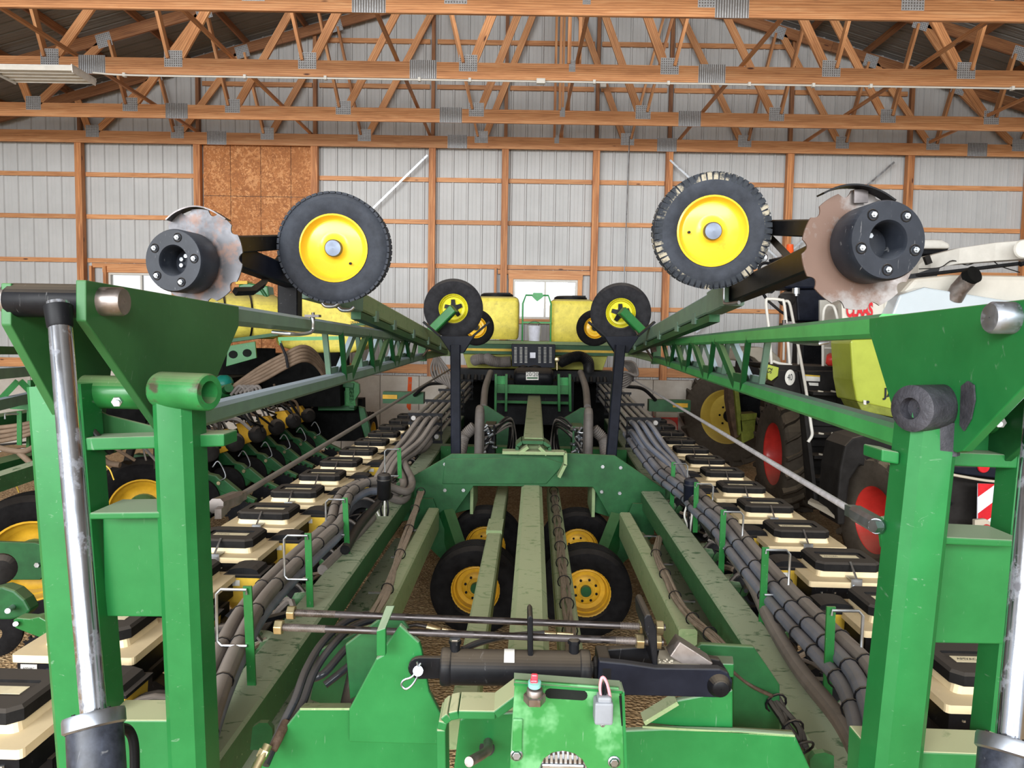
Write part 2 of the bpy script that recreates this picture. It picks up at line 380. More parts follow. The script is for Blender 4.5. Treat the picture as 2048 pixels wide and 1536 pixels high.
# ================================================================ THE SHED
YW = 15.95                       # face of the wall sheets
XM = .72                         # middle of the shed
SL = .285; ZE = 3.76             # roof slope, underside of the trusses
HS = 12.2                        # half span
def zroof(x): return ZE+.50+(HS-abs(x-XM))*SL
ZF = -CZ
fl = ob('floor', MB().bb(XM-14, XM+14, -9, 17, -.15, 0), 'gravel', kind='structure')
# walls
wall = empty('wall_back', (XM, YW, 0), kind='structure')
def sheet_profile(wd):
    pts = []; x = 0
    while x < wd-1e-6:
        pts += [(x, 0), (x+.016, -.032), (x+.044, -.032), (x+.06, 0)]
        for k in (1, 2): pts += [(x+.06+.075*k-.012, 0), (x+.06+.075*k-.006, -.005), (x+.06+.075*k+.006, -.005), (x+.06+.075*k+.012, 0)]
        x += .3048
    pts.append((wd, 0)); return pts
WIN = [(-.08, 1.28, .29, 1.12), (-8.61, -7.25, .29, 1.12)]
prof = sheet_profile(.9144)
x0 = XM-13.4
for i in range(30):
    xa = x0+i*.9144; cuts = [w_ for w_ in WIN if w_[0] < xa+.9144 and w_[1] > xa]
    mb = MB()
    def strip(pp, za, zb):
        vs = []; k = len(pp)
        for (px, py) in pp: vs.append((xa+px, YW+py, za+CZ))
        for (px, py) in pp: vs.append((xa+px, YW+py, (zb if zb is not None else zroof(xa+px)+.05)+CZ))
        mb.add(vs, [(j, j+1, k+j+1, k+j) for j in range(k-1)])
    if not cuts: strip(prof, -.95, None)
    else:
        w_ = cuts[0]; strip(prof, -.95, w_[2]); strip(prof, w_[3], None)
        a = [p for p in prof if xa+p[0] <= w_[0]]; b = [p for p in prof if xa+p[0] >= w_[1]]
        if len(a) > 1: strip(a, w_[2], w_[3])
        if len(b) > 1: strip(b, w_[2], w_[3])
    ob('steel_sheet', mb, 'steel_sheet', wall)
# concrete base wall in cast sections
x = XM-13.4; i = 0
while x < XM+13.4:
    ob('concrete_section', MB().bb(x+.005, x+.813, YW-.22, YW+.02+.006*(i % 2), 0, ZF*0+1.60), 'concrete', wall, bev=.006)
    x += .82; i += 1
ob('paint_stripe', MB().prism([V(-2.25, YW-.2215, -.97), V(-2.17, YW-.2215, -.97), V(-2.19, YW-.2215, -1.66), V(-2.23, YW-.2215, -1.68), V(-2.28, YW-.2215, -1.60)], (0, -.001, 0)), dusty('orange_marking_paint', L(226, 92, 40), .7, patch=(L(160, 130, 110), 12, .6, .7)), wall, label='orange spray painted stripe')
ob('wall_core', MB().bb(XM-13.4, XM+13.4, YW-.16, YW+.1, 0, 1.59), 'concrete', wall)  # backing added to stop light leaking through the section seams
# girts and posts
posts = [-11.6, -9.12, -6.66, -4.23, -1.79, -.28, 1.60, 3.11, 5.60, 8.07, 10.55, 13.0]
for zg, h in ((3.15, .09), (2.28, .09), (1.37, .09), (.53, .09), (-.80, .19), (5.04, .09), (5.95, .09)):
    xs = [XM-13.3]+posts+[XM+13.3]
    for a, b in zip(xs, xs[1:]):
        if zg > 4 and min(zroof(a), zroof(b)) < zg+.1: continue
        if abs(zg-.53) < .01 and any(w_[0] >= a-.3 and w_[1] <= b+.3 for w_ in WIN): continue
        barob('girt', V(a+.075, YW-.05, zg), V(b-.075, YW-.05, zg), .045 if h < .1 else .07, h, 'wood', wall)
for X in posts:
    top = min(zroof(X)-.35, 3.95) if X not in (-.28, 1.60) else 3.98
    for k in (-1, 0, 1):
        barob('post_ply', V(X+k*.046, YW-.145, -.95+(.0 if k else -.0)), V(X+k*.046, YW-.145, top-(0 if k else .12)), .044, .135, 'wood_post', wall, up=(0, 1, 0))
    if zroof(X)-.3 > top: barob('upper_post', V(X, YW-.10, top+.0), V(X, YW-.10, zroof(X)-.3), .07, .1, 'wood_dark', wall, up=(0, 1, 0))
# strand board panels between two posts
for (a, b) in ((-6.57, -6.01), (-6.00, -5.38), (-5.37, -4.75), (-4.74, -4.33)):
    for (c, d) in ((2.75, 3.99), (.30, 2.74), (-.94, .29)):
        ob('strand_board', MB().bb(a, b, YW-.085, YW-.073, c+CZ, d+CZ), 'osb', wall)
# windows
for n, (a, b, c, d) in enumerate(WIN, 1):
    w_ = empty('window_%d' % n, V((a+b)/2, YW, c), kind='structure')
    fr = MB(); t = .045
    for (p, q, r, s_) in ((a, b, c, c+t), (a, b, d-t, d), (a, a+t, c+t, d-t), (b-t, b, c+t, d-t)): fr.bb(p, q, YW-.07, YW+.04, r+CZ, s_+CZ)
    ob('window_frame', fr, 'white', w_)
    ob('window_mullion', MB().bb((a+b)/2-.02, (a+b)/2+.02, YW-.05, YW+.03, c+t+CZ, d-t+CZ), 'white', w_)
    for (p, q) in ((a+t, (a+b)/2-.02), ((a+b)/2+.02, b-t)): ob('window_pane', MB().bb(p, q, YW-.005, YW+.001, c+t+CZ, d-t+CZ), 'glass', w_)
    for (p, q, r, s_) in ((a-.10, b+.10, d, d+.10), (a-.10, b+.10, c-.10, c), (a-.09, a, c, d), (b, b+.09, c, d), ):
        barob('window_trim', V(p if s_-r < .2 else (p+q)/2, YW-.07, (r+s_)/2 if s_-r < .2 else r), V(q if s_-r < .2 else (p+q)/2, YW-.07, (r+s_)/2 if s_-r < .2 else s_), .09, .10 if s_-r < .2 else .09, 'wood', w_, up=(0, 1, 0) if s_-r > .2 else None)
    if n == 1:
        for xx in (-.45, 1.63): barob('window_stud', V(xx, YW-.1, .1), V(xx, YW-.1, 1.35), .05, .12, 'wood_post', w_, up=(0, 1, 0))
    else:
        for xx in (-8.84, -8.54): barob('window_stud', V(xx-.1, YW-.1, -.6), V(xx-.1, YW-.1, 1.25), .05, .12, 'wood_post', w_, up=(0, 1, 0))
    barob('window_header', V(a-.32, YW-.08, d+.145), V(b+.32, YW-.08, d+.145), .06, .09, 'wood', w_)
# side walls (outside the picture)
for s_, nm in ((-1, 'left'), (1, 'right')):
    X = XM+s_*(HS+1.0)
    mb = MB().bb(X, X+.05*s_, -2 if s_ < 0 else -9, 16.2, 1.6, CZ+ZE+.3); mb.bb(X-.1*s_, X+.1*s_, -2 if s_ < 0 else -9, 16.2, 0, 1.6)
    ob('wall_'+nm, mb, 'steel_sheet', kind='structure')
# roof: sheets over purlins
ceil = empty('ceiling', V(XM, 8, ZE), kind='structure')
def roofz(x, dz=0): return ZE+.36+(HS-abs(x-XM))*SL+dz+.14
for s_ in (-1, 1):
    y = -9
    while y < 16.3:
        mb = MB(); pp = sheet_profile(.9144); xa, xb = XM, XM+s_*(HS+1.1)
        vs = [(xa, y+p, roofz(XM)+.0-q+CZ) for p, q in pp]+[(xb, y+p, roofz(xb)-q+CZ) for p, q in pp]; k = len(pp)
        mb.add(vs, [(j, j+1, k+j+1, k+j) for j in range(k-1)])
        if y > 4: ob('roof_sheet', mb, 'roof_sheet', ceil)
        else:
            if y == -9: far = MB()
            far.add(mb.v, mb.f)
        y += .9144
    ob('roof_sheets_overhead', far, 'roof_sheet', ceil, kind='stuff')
    r = .25
    while r < HS+.6:
        X = XM+s_*r; barob('purlin', V(X, 4.5, roofz(X)-.075), V(X, 16.0, roofz(X)-.075), .04, .14, 'wood_dark', ceil); r += 1.22
# roof trusses
def truss(Y, label, full=True):
    t = empty('roof_truss', V(XM, Y, ZE), label, 'truss', 'timber roof trusses')
    th = .045; CH = .24
    def web(x0, z0, x1, z1, wd=.13, dy=0, mat='wood'):
        return barob('web', V(x0, Y+dy, z0), V(x1, Y+dy, z1), th, wd, mat, t, up=(0, 1, 0) if False else None)
    zb = ZE+CH/2; spl = (-6.4, -1.45, 2.85, 9.2)
    off = {9.19: -.6, 11.49: .0, 13.83: .35, 15.72: .3}.get(Y, .1)
    xs = [XM-HS]+[s+off*.6 for s in spl]+[XM+HS]
    for a, b in zip(xs, xs[1:]): barob('bottom_chord', V(a+.002, Y, zb), V(b-.002, Y, zb), th, CH, 'wood', t)
    for s_ in (-1, 1):
        e = XM+s_*HS; mid = XM+s_*5.6
        for a, b in ((XM+s_*.01, mid), (mid+s_*.004, e)):
            barob('top_chord', V(a, Y, ZE+CH+.02+(HS-abs(a-XM))*SL), V(b, Y, ZE+CH+.02+(HS-abs(b-XM))*SL), th, .20, 'wood_dark', t)
    def zt(x): return ZE+CH-.07+(HS-abs(x-XM))*SL
    nodes = []
    for s_ in (-1, 1):
        for bo, (t1, t2) in ((1.5, (0.12, 2.25)), (3.9, (2.4, 4.45)), (5.9, (4.6, 6.35)), (7.75, (6.5, 8.1)), (9.5, (8.25, 9.8))):
            bx = XM+s_*bo; nodes.append(bx)
            for q, tx in ((-.07, t1), (.07, t2)):
                X = XM+s_*tx; web(bx+s_*q, ZE+CH-.01, X, zt(X))
    web(XM, ZE+CH, XM, zt(XM)-.1, .11)
    web(XM+.16, ZE+CH, XM+.16, zt(XM)-.1, .05)
    # nail plates
    gp = MB().box((0, 0, 0), (.27, .003, .24)); teeth = MB()
    for i in range(8):
        for j in range(7): teeth.box((-.115+i*.033, -.003, -.10+j*.033), (.014, .004, .018))
    gmesh = None
    sp = MB().box((0, 0, 0), (.40, .003, .27)); st = MB()
    for i in range(13): st.box((-.186+i*.031, -.003, 0), (.014, .005, .266))
    global PL
    if 'PL' not in globals():
        PL = []
        for nm, a, b in (('gusset_plate', gp, teeth), ('splice_plate', sp, st)):
            k = len(a.f); a.add(b.v, b.f); me = mesh(nm, a, 'gusset'); me.materials.append(M['gusset_slot']); me.polygons.foreach_set('material_index', [0]*k+[1]*(len(a.f)-k)); PL.append(me)
    def place(name, me, x, z, rz=0):
        o = bpy.data.objects.new(name, me); COL.objects.link(o); o.matrix_basis = Matrix.Translation(V(x, Y-.025, z)) @ Matrix.Rotation(rz, 4, 'Y'); link_to(o, t)
    for bx in nodes: place('gusset_plate', PL[0], bx, ZE+CH-.01)
    for s in spl: place('splice_plate', PL[1], s+off*.6, zb+.01)
    o = bpy.data.objects.new('gusset_plate', PL[0]); COL.objects.link(o); o.matrix_basis = Matrix.Translation(V(XM+.05, Y-.025, ZE+CH-.03)) @ Matrix.Diagonal((.35, 1, .7, 1)); link_to(o, t)
    for s_ in (-1, 1):
        for tx in (2.35, 4.5, 6.4, 8.2):
            place('gusset_plate', PL[0], XM+s_*tx, zt(XM+s_*tx)+.04, s_*.28)
    return t
truss(6.9, 'stained timber roof truss crossing above the top edge of the view, nearest the camera')
truss(9.19, 'stained timber roof truss whose bottom chord runs along the very top of the picture')
truss(11.49, 'stained timber roof truss with the white strip light and conduit under its bottom chord')
truss(13.83, 'stained timber roof truss between the conduit truss and the back wall truss')
truss(15.72, 'stained timber roof truss set against the corrugated back wall on the wall posts')
# runners laid along the shed on top of the bottom chords
RL = ['long thin board lying on the truss chords, far left one', 'long thin board on the truss chords above the left notched disc', 'long thin board on the truss chords above the left yellow-rimmed wheel', 'long thin board on the truss chords just right of the middle web',
      'long thin board on the truss chords above the right yellow-rimmed wheel', 'long thin board on the truss chords above the right notched disc', 'long thin board on the truss chords at the far right']
for X, lb in zip((-6.64, -4.3, -1.84, .84, 3.3, 5.9, 8.4), RL):
    barob('lateral_brace', V(X, 5.5, ZE+.265), V(X, 15.9, ZE+.265), .045, .05 if abs(X-.62) > .1 else .05, 'wood', label=lb, cat='brace', group='boards along the truss chords')
# steel bracing straps on the back wall
def strap(a, b, lb): barob('wall_strap', P(*a, YW-.24), P(*b, YW-.24), .004, .04, 'zinc', label=lb, cat='strap', group='bracing straps on the back wall')
strap((855, 310), (640, 520), 'pale diagonal strap on back wall behind the left yellow-rimmed wheel')
strap((1340, 320), (1690, 640), 'grey diagonal strap on back wall running down behind the right yellow-rimmed wheel')
strap((1789, 324), (1392, 665), 'grey diagonal strap on back wall rising towards the right behind the notched disc')
# pull wire, conduit, light
tag(ob('hanging_wire', MB().tube([V(2.26, 15.7, 4.05), V(2.24, 15.7, 2.3), V(2.22, 15.7, .6)], .012, 6), 'zinc'), 'thin vertical wire hanging down in front of the back wall', 'wire')
cd = empty('conduit', V(0, 11.44, ZE-.03), 'thin white conduit clipped along the underside of a roof truss', 'conduit')
pth = [V(-6.3, 11.3, ZE-.045), V(-5.8, 11.42, ZE-.035), V(-4, 11.44, ZE-.03), V(0, 11.44, ZE-.03), V(4, 11.44, ZE-.028), V(9, 11.44, ZE-.03), V(12, 11.44, ZE-.03)]
ob('pipe', MB().tube(cr(pth, 4), .014, 8), 'white', cd)
for X in (-5.9, -4.1, -2.9, -1.5, -.75, 1.1, 2.2, 3.4, 4.35, 5.2, 7.3, 9.6): ob('clip', MB().bb(X-.02, X+.02, 11.41, 11.47, CZ+ZE-.055, CZ+ZE), 'white', cd)
tag(ob('junction_box', MB().bb(.24, .37, 11.34, 11.42, CZ+ZE-.085, CZ+ZE-.012), 'white', bev=.006), 'small white junction box under the truss on the conduit', 'box')
tag(ob('wall_box', MB().bb(1.6, 1.72, 15.35, 15.45, CZ+4.92, CZ+5.05), 'white', bev=.006), 'small white box fixed high up between trusses near the middle', 'box')
lf = empty('strip_light', V(-7.2, 11.1, ZE-.1), 'white unlit multi tube strip light hung under the roof truss at the left', 'light')
x0, x1, yA, yB, zl = -7.50, -6.30, 10.82, 11.38, ZE-.13
ob('housing', MB().bb(x0, x1, yA, yB, CZ+zl, CZ+zl+.03), 'white', lf, bev=.004)
for k in range(4):
    y = yA+.08+k*.135
    ob('lamp_tube', MB().cyl(V(x0+.05, y, zl-.03), V(x1-.05, y, zl-.03), .014, 10), 'white', lf)
for k in range(5):
    y = yA+k*.14; ob('reflector', MB().prism([V(x0, y-.03+.0, zl), V(x0, y+.03, zl), V(x0, y, zl-.05)], (x1-x0, 0, 0)), 'white', lf)
for X in (x0, x1-.012): ob('end_plate', MB().prism([V(X, yA-.04, zl+.03), V(X, yB+.02, zl+.03), V(X, yB, zl-.08), V(X, yA-.02, zl-.08)], (.012, 0, 0)), 'white', lf)
# ================================================================ from here on V() is in the planter's own frame (turned by PHI)
_cp, _sp = math.cos(PHI), math.sin(PHI)
def V(x, y, z): return Vector((x*_cp+y*_sp, -x*_sp+y*_cp, z+CZ))
RZ = Matrix.Rotation(-PHI, 3, 'Z')
def pbox(mb, x0, x1, y0, y1, z0, z1):
    return mb.box(V((x0+x1)/2, (y0+y1)/2, (z0+z1)/2), (abs(x1-x0), abs(y1-y0), abs(z1-z0)), RZ)
DX, DY, DZ = RZ @ Vector((1, 0, 0)), RZ @ Vector((0, 1, 0)), Vector((0, 0, 1))
M['cap_metal'] = metal('blue_grey_cap', L(110, 118, 132), .5)
M['cream_label'] = dusty('cream_label_print', L(226, 214, 180), .55)
M['chrome_dull'] = dusty('dusty_steel_tube', L(150, 147, 144), .3, L(165, 155, 142), .5, spec=.8)
M['rod_paint'] = dusty('grey_rod', L(176, 174, 178), .45, None, 0, .2, 30)
M['lime_dull'] = dusty('dusty_lime_plastic', L(150, 150, 66), .55, TAN, .5, .15, 5)
M['green_boom_light'] = dusty('green_boom_paint_lighter', L(62, 150, 78), .36, L(84, 86, 96), .8, .12, 6, side=.02, coat=.1)  # lighter copy for the right boom; grey top paints in a reflection
M['lemon'] = dusty('greenish_yellow_paint', L(214, 206, 42), .4, L(170, 160, 110), .3, .1, 7, coat=.2)
# ================================================================ THE MIDDLE PLANTER
pl = empty('planter', V(0, 7, ZF), 'green folded planter in the middle of the shed with two rows of cream boxes', 'planter')
# --- wheels -----------------------------------------------------------------
def tyre(mb, c, ax, R, w, r_in, ribs=5, n=48):
    """tyre with ribs; ax = axle direction, centre c"""
    h = w/2; pr = [(r_in, -h*.72), (r_in+.02, -h*.86), (R*.80, -h*1.0), (R*.90, -h*.97), (R*.965, -h*.84)]
    k = ribs*2-1
    for i in range(k):
        a = -h*.80+1.6*h*i/k; b = -h*.80+1.6*h*(i+1)/k
        q = R*(1-.018*((a+b)/h/2)**2); q -= .012 if i % 2 else 0
        pr += [(q, a+.002), (q, b-.002)]
    pr += [(R*.965, h*.84), (R*.90, h*.97), (R*.80, h), (r_in+.02, h*.86), (r_in, h*.72)]
    return mb.lathe(pr, c, ax, n)
def rim(mb, c, ax, r, w, dish, n=36, hub=.35):
    """ax points to the side that is seen; dished wheel disc"""
    h = w/2
    return mb.lathe([(r*1.0, h), (r*1.04, h+.006), (r*1.04, h-.006), (r*.97, h-.012), (r*.93, h-.05*1), (r*.86, h-dish*.5), (r*.80, h-dish), (r*.62, h-dish*1.05), (r*.55, h-dish*.85), (r*hub*1.05, h-dish*.8), (r*hub, h-dish*.86), (.001, h-dish*.86)], c, ax, n)
def wheel(name, c, ax, R, w, r_in, parent, tm='rubber', rm='yellow_old', ribs=5, dish=.07, label=None, hubm='black', bolts=8, lugs=0, hubr=.045, valve=False):
    c = Vector(c); ax = Vector(ax).normalized()
    t = ob(name, tyre(MB(), c, ax, R, w, r_in, ribs), tm, parent, label=label)
    r_ = ob('rim', rim(MB(), c, ax, r_in, w*.72, dish), rm, t)
    h = w*.36
    hb = MB().cyl(c+ax*(h-dish*.9), c+ax*(h-dish*.9+.05), hubr, 20)
    ob('hub', hb, hubm, t)
    if bolts:
        _, s_, u = frame(ax); bo = MB()
        for k in range(bolts):
            a = 2*PI*k/bolts+.3; q = c+ax*(h-dish*.84)+(s_*math.cos(a)+u*math.sin(a))*r_in*.46
            hexnut(bo, q, ax, .009+R*.006, .014)
        ob('wheel_nuts', bo, 'black', t, kind='stuff')
    return t
for s_ in (-1, 1):
    for Y, x in ((6.25, .465), (7.55, .47)):
        xx = s_*x - .0
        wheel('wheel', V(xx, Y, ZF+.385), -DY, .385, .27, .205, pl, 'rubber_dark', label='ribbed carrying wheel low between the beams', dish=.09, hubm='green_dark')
# --- long beams --------------------------------------------------------------
def beam(p0, p1, w, h, mat, name='frame_beam', ch=.012, label=None, par=pl):
    """top face at p0/p1 height"""
    p0 = Vector(p0)-Vector((0, 0, h/2)); p1 = Vector(p1)-Vector((0, 0, h/2))
    return barob(name, p0, p1, w, h, mat, par, ch=ch, label=label)
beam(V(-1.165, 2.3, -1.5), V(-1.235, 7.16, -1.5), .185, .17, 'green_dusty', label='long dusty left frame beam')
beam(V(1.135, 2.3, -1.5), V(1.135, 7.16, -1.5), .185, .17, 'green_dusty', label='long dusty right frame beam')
beam(V(-.87, 3.1, -1.65), V(-.925, 6.9, -1.65), .105, .22, 'green_pale')
beam(V(.89, 4.15, -1.65), V(.865, 6.9, -1.65), .105, .24, 'green_pale')
beam(V(1.03, 3.4, -1.86), V(1.03, 7.0, -1.86), .10, .12, 'green_pale', ch=.03)
beam(V(-1.03, 3.4, -1.86), V(-1.06, 7.0, -1.86), .10, .12, 'green_pale', ch=.03)
beam(V(-.005, 3.2, -1.50), V(-.01, 7.9, -1.46), .20, .2, 'green_pale', 'mast_beam', ch=.03, label='pale middle telescoping beam, lower section')
beam(V(0.0, 7.25, -1.02), V(0.0, 12.6, -.97), .20, .2, 'green_pale', 'mast_beam', ch=.015, label='pale middle beam running back to the compressor')
beam(V(-.295, 3.2, -1.70), V(-.335, 8.3, -1.72), .125, .15, 'green_pale')
beam(V(.225, 3.2, -1.70), V(.225, 8.3, -1.72), .13, .15, 'green_pale', label='pale beam carrying the tan cable run')
ob('beam_collar', pbox(MB(), -.39, -.255, 6.3, 6.7, -1.73, -1.69), 'green_pale', pl)
# rear ends of the wing frames beyond the cross frame
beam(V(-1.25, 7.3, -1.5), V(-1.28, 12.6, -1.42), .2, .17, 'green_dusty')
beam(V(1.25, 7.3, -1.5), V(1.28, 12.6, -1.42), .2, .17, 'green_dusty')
# cross frame
YF = 7.15
def pp(lst, Y): return [P(x, y, Y) for x, y in lst]
def plate(name, pts, Y, th, mat, par=pl, bev=.004, **k): return ob(name, MB().prism(pp(pts, Y), (0, th, 0)), mat, par, bev=bev, **k)
plate('cross_plate', [(758, 992), (803, 966), (903, 908), (1007, 908), (1010, 905), (1100, 905), (1230, 911), (1331, 980), (1331, 1012), (1256, 1024), (1243, 1076), (1186, 974), (947, 972), (878, 1070), (868, 1032), (786, 1046)], YF, .035, 'green_dark', label='dark green arched cross frame plate')
plate('cross_plate', [(903, 912), (1230, 914), (1243, 1000), (1186, 974), (947, 972), (880, 1000)], YF+.22, .03, 'green_dark')
plate('pointed_plate', [(890, 918), (1090, 915), (1128, 928), (1092, 968), (885, 968)], YF-.02, .018, 'green_dark')
bo = MB()
for x, y in ((890, 928), (926, 928), (890, 980), (927, 980), (1205, 933), (1241, 935), (1203, 983), (1239, 986)): hexnut(bo, P(x, y, YF-.001), (0, -1, 0), .018, .018)
ob('bolt_heads', bo, 'zinc', pl, kind='stuff')
mb = MB().bar(P(1005, 903, YF-.05), P(1128, 905, YF-.05), .03, .16, up=(0, 1, 0), ch=.004)
mb.bar(P(1130, 904, YF-.05), P(1130, 928, YF-.05), .03, .16, up=(0, 1, 0)); mb.bar(P(1130, 926, YF-.05), P(1117, 952, YF-.05), .03, .16, up=(0, 1, 0))
ob('hook_plate', mb, 'green_pale', pl)
for a, b in (((1038, 905), (1056, 892)), ((1093, 907), (1078, 893))): ob('guide_arm', MB().bar(P(*a, YF-.04), P(*b, YF-.04), .03, .16, up=(0, 1, 0)), 'green_pale', pl)
mb = MB()
for a, b in (((1034, 898), (1034, 888)), ((1034, 888), (1044, 880)), ((1044, 880), (1086, 881)), ((1086, 881), (1098, 889)), ((1098, 889), (1098, 899))): mb.bar(P(*a, YF+.1), P(*b, YF+.1), .03, .3, up=(0, 1, 0))
ob('beam_guide', mb, 'green_dark', pl)
for s_ in (-1, 1):                       # low wheel brackets behind the legs
    x = s_*.60
    ob('axle_bracket', MB().prism([V(x, YF+.2, -1.42), V(x+s_*.35, YF+.2, -1.5), V(x+s_*.35, YF+.2, -1.86), V(x, YF+.2, -1.76)], DY*.5), 'green_dark', pl, bev=.004)
    ob('axle_bracket_flange', pbox(MB(), x-.015, x+.015, YF+.15, YF+.75, -1.80, -1.40), 'green_pale', pl)
    ob('axle_arm', MB().bar(V(s_*.85, YF, -1.75), V(s_*.66, 6.95, -2.18), .12, .16), 'green_dark', pl)
    ob('gusset', MB().prism([V(s_*.95, YF-.1, -1.6), V(s_*1.16, YF-.1, -1.6), V(s_*1.16, YF-.1, -1.9), V(s_*.85, YF-.1, -2.2), V(s_*.72, YF-.1, -2.2)], DY*.03), 'green_dark', pl)
# black rest posts with wheel saddles
for x, xb, w in ((913, 912, .09), (1243, 1222, .115)):
    Yp = 7.6
    ob('rest_post', MB().bar(P(xb, 912, Yp), P(x-2 if x < 1000 else x-3, 690, Yp), .10, w, up=(0, 1, 0), ch=.008), 'navy', pl)
    ob('rest_saddle', MB().prism([P(x-35, 672, Yp+.02), P(x+36, 672, Yp+.02), P(x+14, 706, Yp+.02), P(x-12, 706, Yp+.02)], (0, .13, 0)), 'navy', pl, bev=.006)
    for sx in (-1, 1): ob('saddle_arm', MB().bar(P(x+sx*33, 672, Yp+.08), P(x+sx*66, 644, Yp+.08), .10, .02), 'black', pl)
    # bolt ladder on the lower part of the mast is bare in the photo
# --- wing booms ---------------------------------------------------------------
def boom(side):
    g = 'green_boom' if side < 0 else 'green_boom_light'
    if side < 0:
        U0, U1, U2 = P(480, 633, 2.98), P(845, 680, 9.0), P(893, 690, 10.0)
        L0, L1, L2 = P(424, 824, 2.85), P(845, 712, 9.0), P(893, 703, 10.0)
    else:
        U0, U1, U2 = P(1744, 655, 2.44), P(1312, 686, 9.0), P(1256, 694, 10.0)
        L0, L1, L2 = P(1806, 870, 2.35), P(1312, 718, 9.0), P(1256, 704, 10.0)
    for a, b, nm in ((U0-(U1-U0).normalized()*(.3 if side < 0 else .15), U1, 'upper'), (L0-(L1-L0).normalized()*.3, L1, 'lower')):
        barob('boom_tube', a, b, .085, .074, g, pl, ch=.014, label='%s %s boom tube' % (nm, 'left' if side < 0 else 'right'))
    barob('boom_tube', U1, U2, .08, .085, 'green_pale', pl, ch=.012); barob('boom_tube', L1, L2, .08, .085, 'green_pale', pl, ch=.012)
    barob('boom_end_plate', U1+Vector((0, 0, .06)), L1-Vector((0, 0, .06)), .09, .14, 'green_dusty', pl)
    barob('boom_end_plate', U2+Vector((0, 0, .06)), L2-Vector((0, 0, .06)), .09, .14, 'green_pale', pl)
    # lattice: V plates between the tubes, two rows
    for off in (-.028, .028):
        for k in range(4):
            t0 = (.255 if side < 0 else .23)+.155*k+(.03 if off*side < 0 else 0); t1 = t0+.05; t2 = t0+.075; t3 = t0+.125
            def q(A, B, t): return A.lerp(B, t)+Vector((off, 0, 0))
            a, b, c, d = q(U0, U1, t0-.015), q(L0, L1, t1), q(L0, L1, t2), q(U0, U1, t3)
            mb = MB(); th = .030
            mb.bar(a, b, th, .05); mb.bar(c, d, th, .05); mb.bar(b-Vector((0, .02, -.05)), c+Vector((0, .02, .05)), th, .05)
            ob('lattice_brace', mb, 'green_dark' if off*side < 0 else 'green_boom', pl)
boom(-1); boom(1)
# U bolts round the upper booms
def ubolt(pts, r=.009, mat='zinc'): return ob('u_bolt', MB().tube(cr(pts, 4), r, 8), mat, pl)
ubolt([P(623, 632, 3.7), P(626, 645, 3.7), P(624, 662, 3.7), P(612, 667, 3.6), P(590, 668, 3.3), P(545, 664, 3.3)])
ob('clamp_bolt', MB().cyl(P(626, 625, 3.7), P(627, 640, 3.7), .008, 8).bar(P(612, 632, 3.7), P(640, 632, 3.7), .05, .012), 'steel', pl)
ubolt([P(1570, 648, 3.6), P(1568, 668, 3.6), P(1573, 678, 3.6), P(1592, 684, 3.4), P(1632, 687, 3.1), P(1655, 684, 3.1)])
ob('clamp_bolt', MB().cyl(P(1568, 640, 3.6), P(1569, 660, 3.6), .010, 8).bar(P(1562, 649, 3.6), P(1590, 649, 3.6), .05, .012), 'steel', pl)
# --- wing end wheels ------------------------------------------------------------
def end_wheel(px, py, Y, R, armpx, strut):
    c = P(px, py, Y); ax = (Vector((0, 0, CZ))-c).normalized(); ax = (ax+Vector((0, -.3, 0))).normalized()
    t = wheel('wing_wheel', c, ax, R, .24, R*.47, pl, 'rubber', 'lemon', ribs=5, dish=.07, label='upright %s wing wheel resting on a black saddle' % ('left' if px < 1071 else 'right'), bolts=0)
    _, s_, u = frame(ax); mb = MB()
    for k in range(5):
        a = 2*PI*k/5+.25; d = s_*math.cos(a)+u*math.sin(a); mb.bar(c+ax*.05+d*.02, c+ax*.035+d*R*.30, .06, .02, up=ax, w1=.045)
    ob('spider', mb, 'black', t)
    a, b = armpx
    ob('wheel_arm', MB().bar(P(*a, Y-.35), P(*b, Y-.25), .10, .10, ch=.01), 'green', pl)
    ob('arm_pivot', MB().bar(P(*b, Y-.25), P(b[0]+(5 if b[0] > 1071 else -5), b[1]+22, Y-.25), .06, .06), 'rust', pl)
    if strut: ob('gas_strut', MB().tube([P(*q, Y-.3) for q in strut], .012, 8), 'rust', pl)
end_wheel(907, 617, 8.9, .35, ((908, 617), (853, 672)), [(870, 655), (862, 690), (846, 712)])
end_wheel(1241, 626, 8.9, .355, ((1243, 621), (1303, 682)), [(1267, 653), (1290, 695), (1305, 717)])
for px, py in ((952, 655), (1189, 656)):
    c = P(px, py, 11.2); wheel('marker_wheel', c, (0, -1, .05), .27, .16, .155, pl, 'rubber_dark', 'yellow', ribs=5, dish=.04, label='small far wheel partly behind the wing wheel', bolts=0)
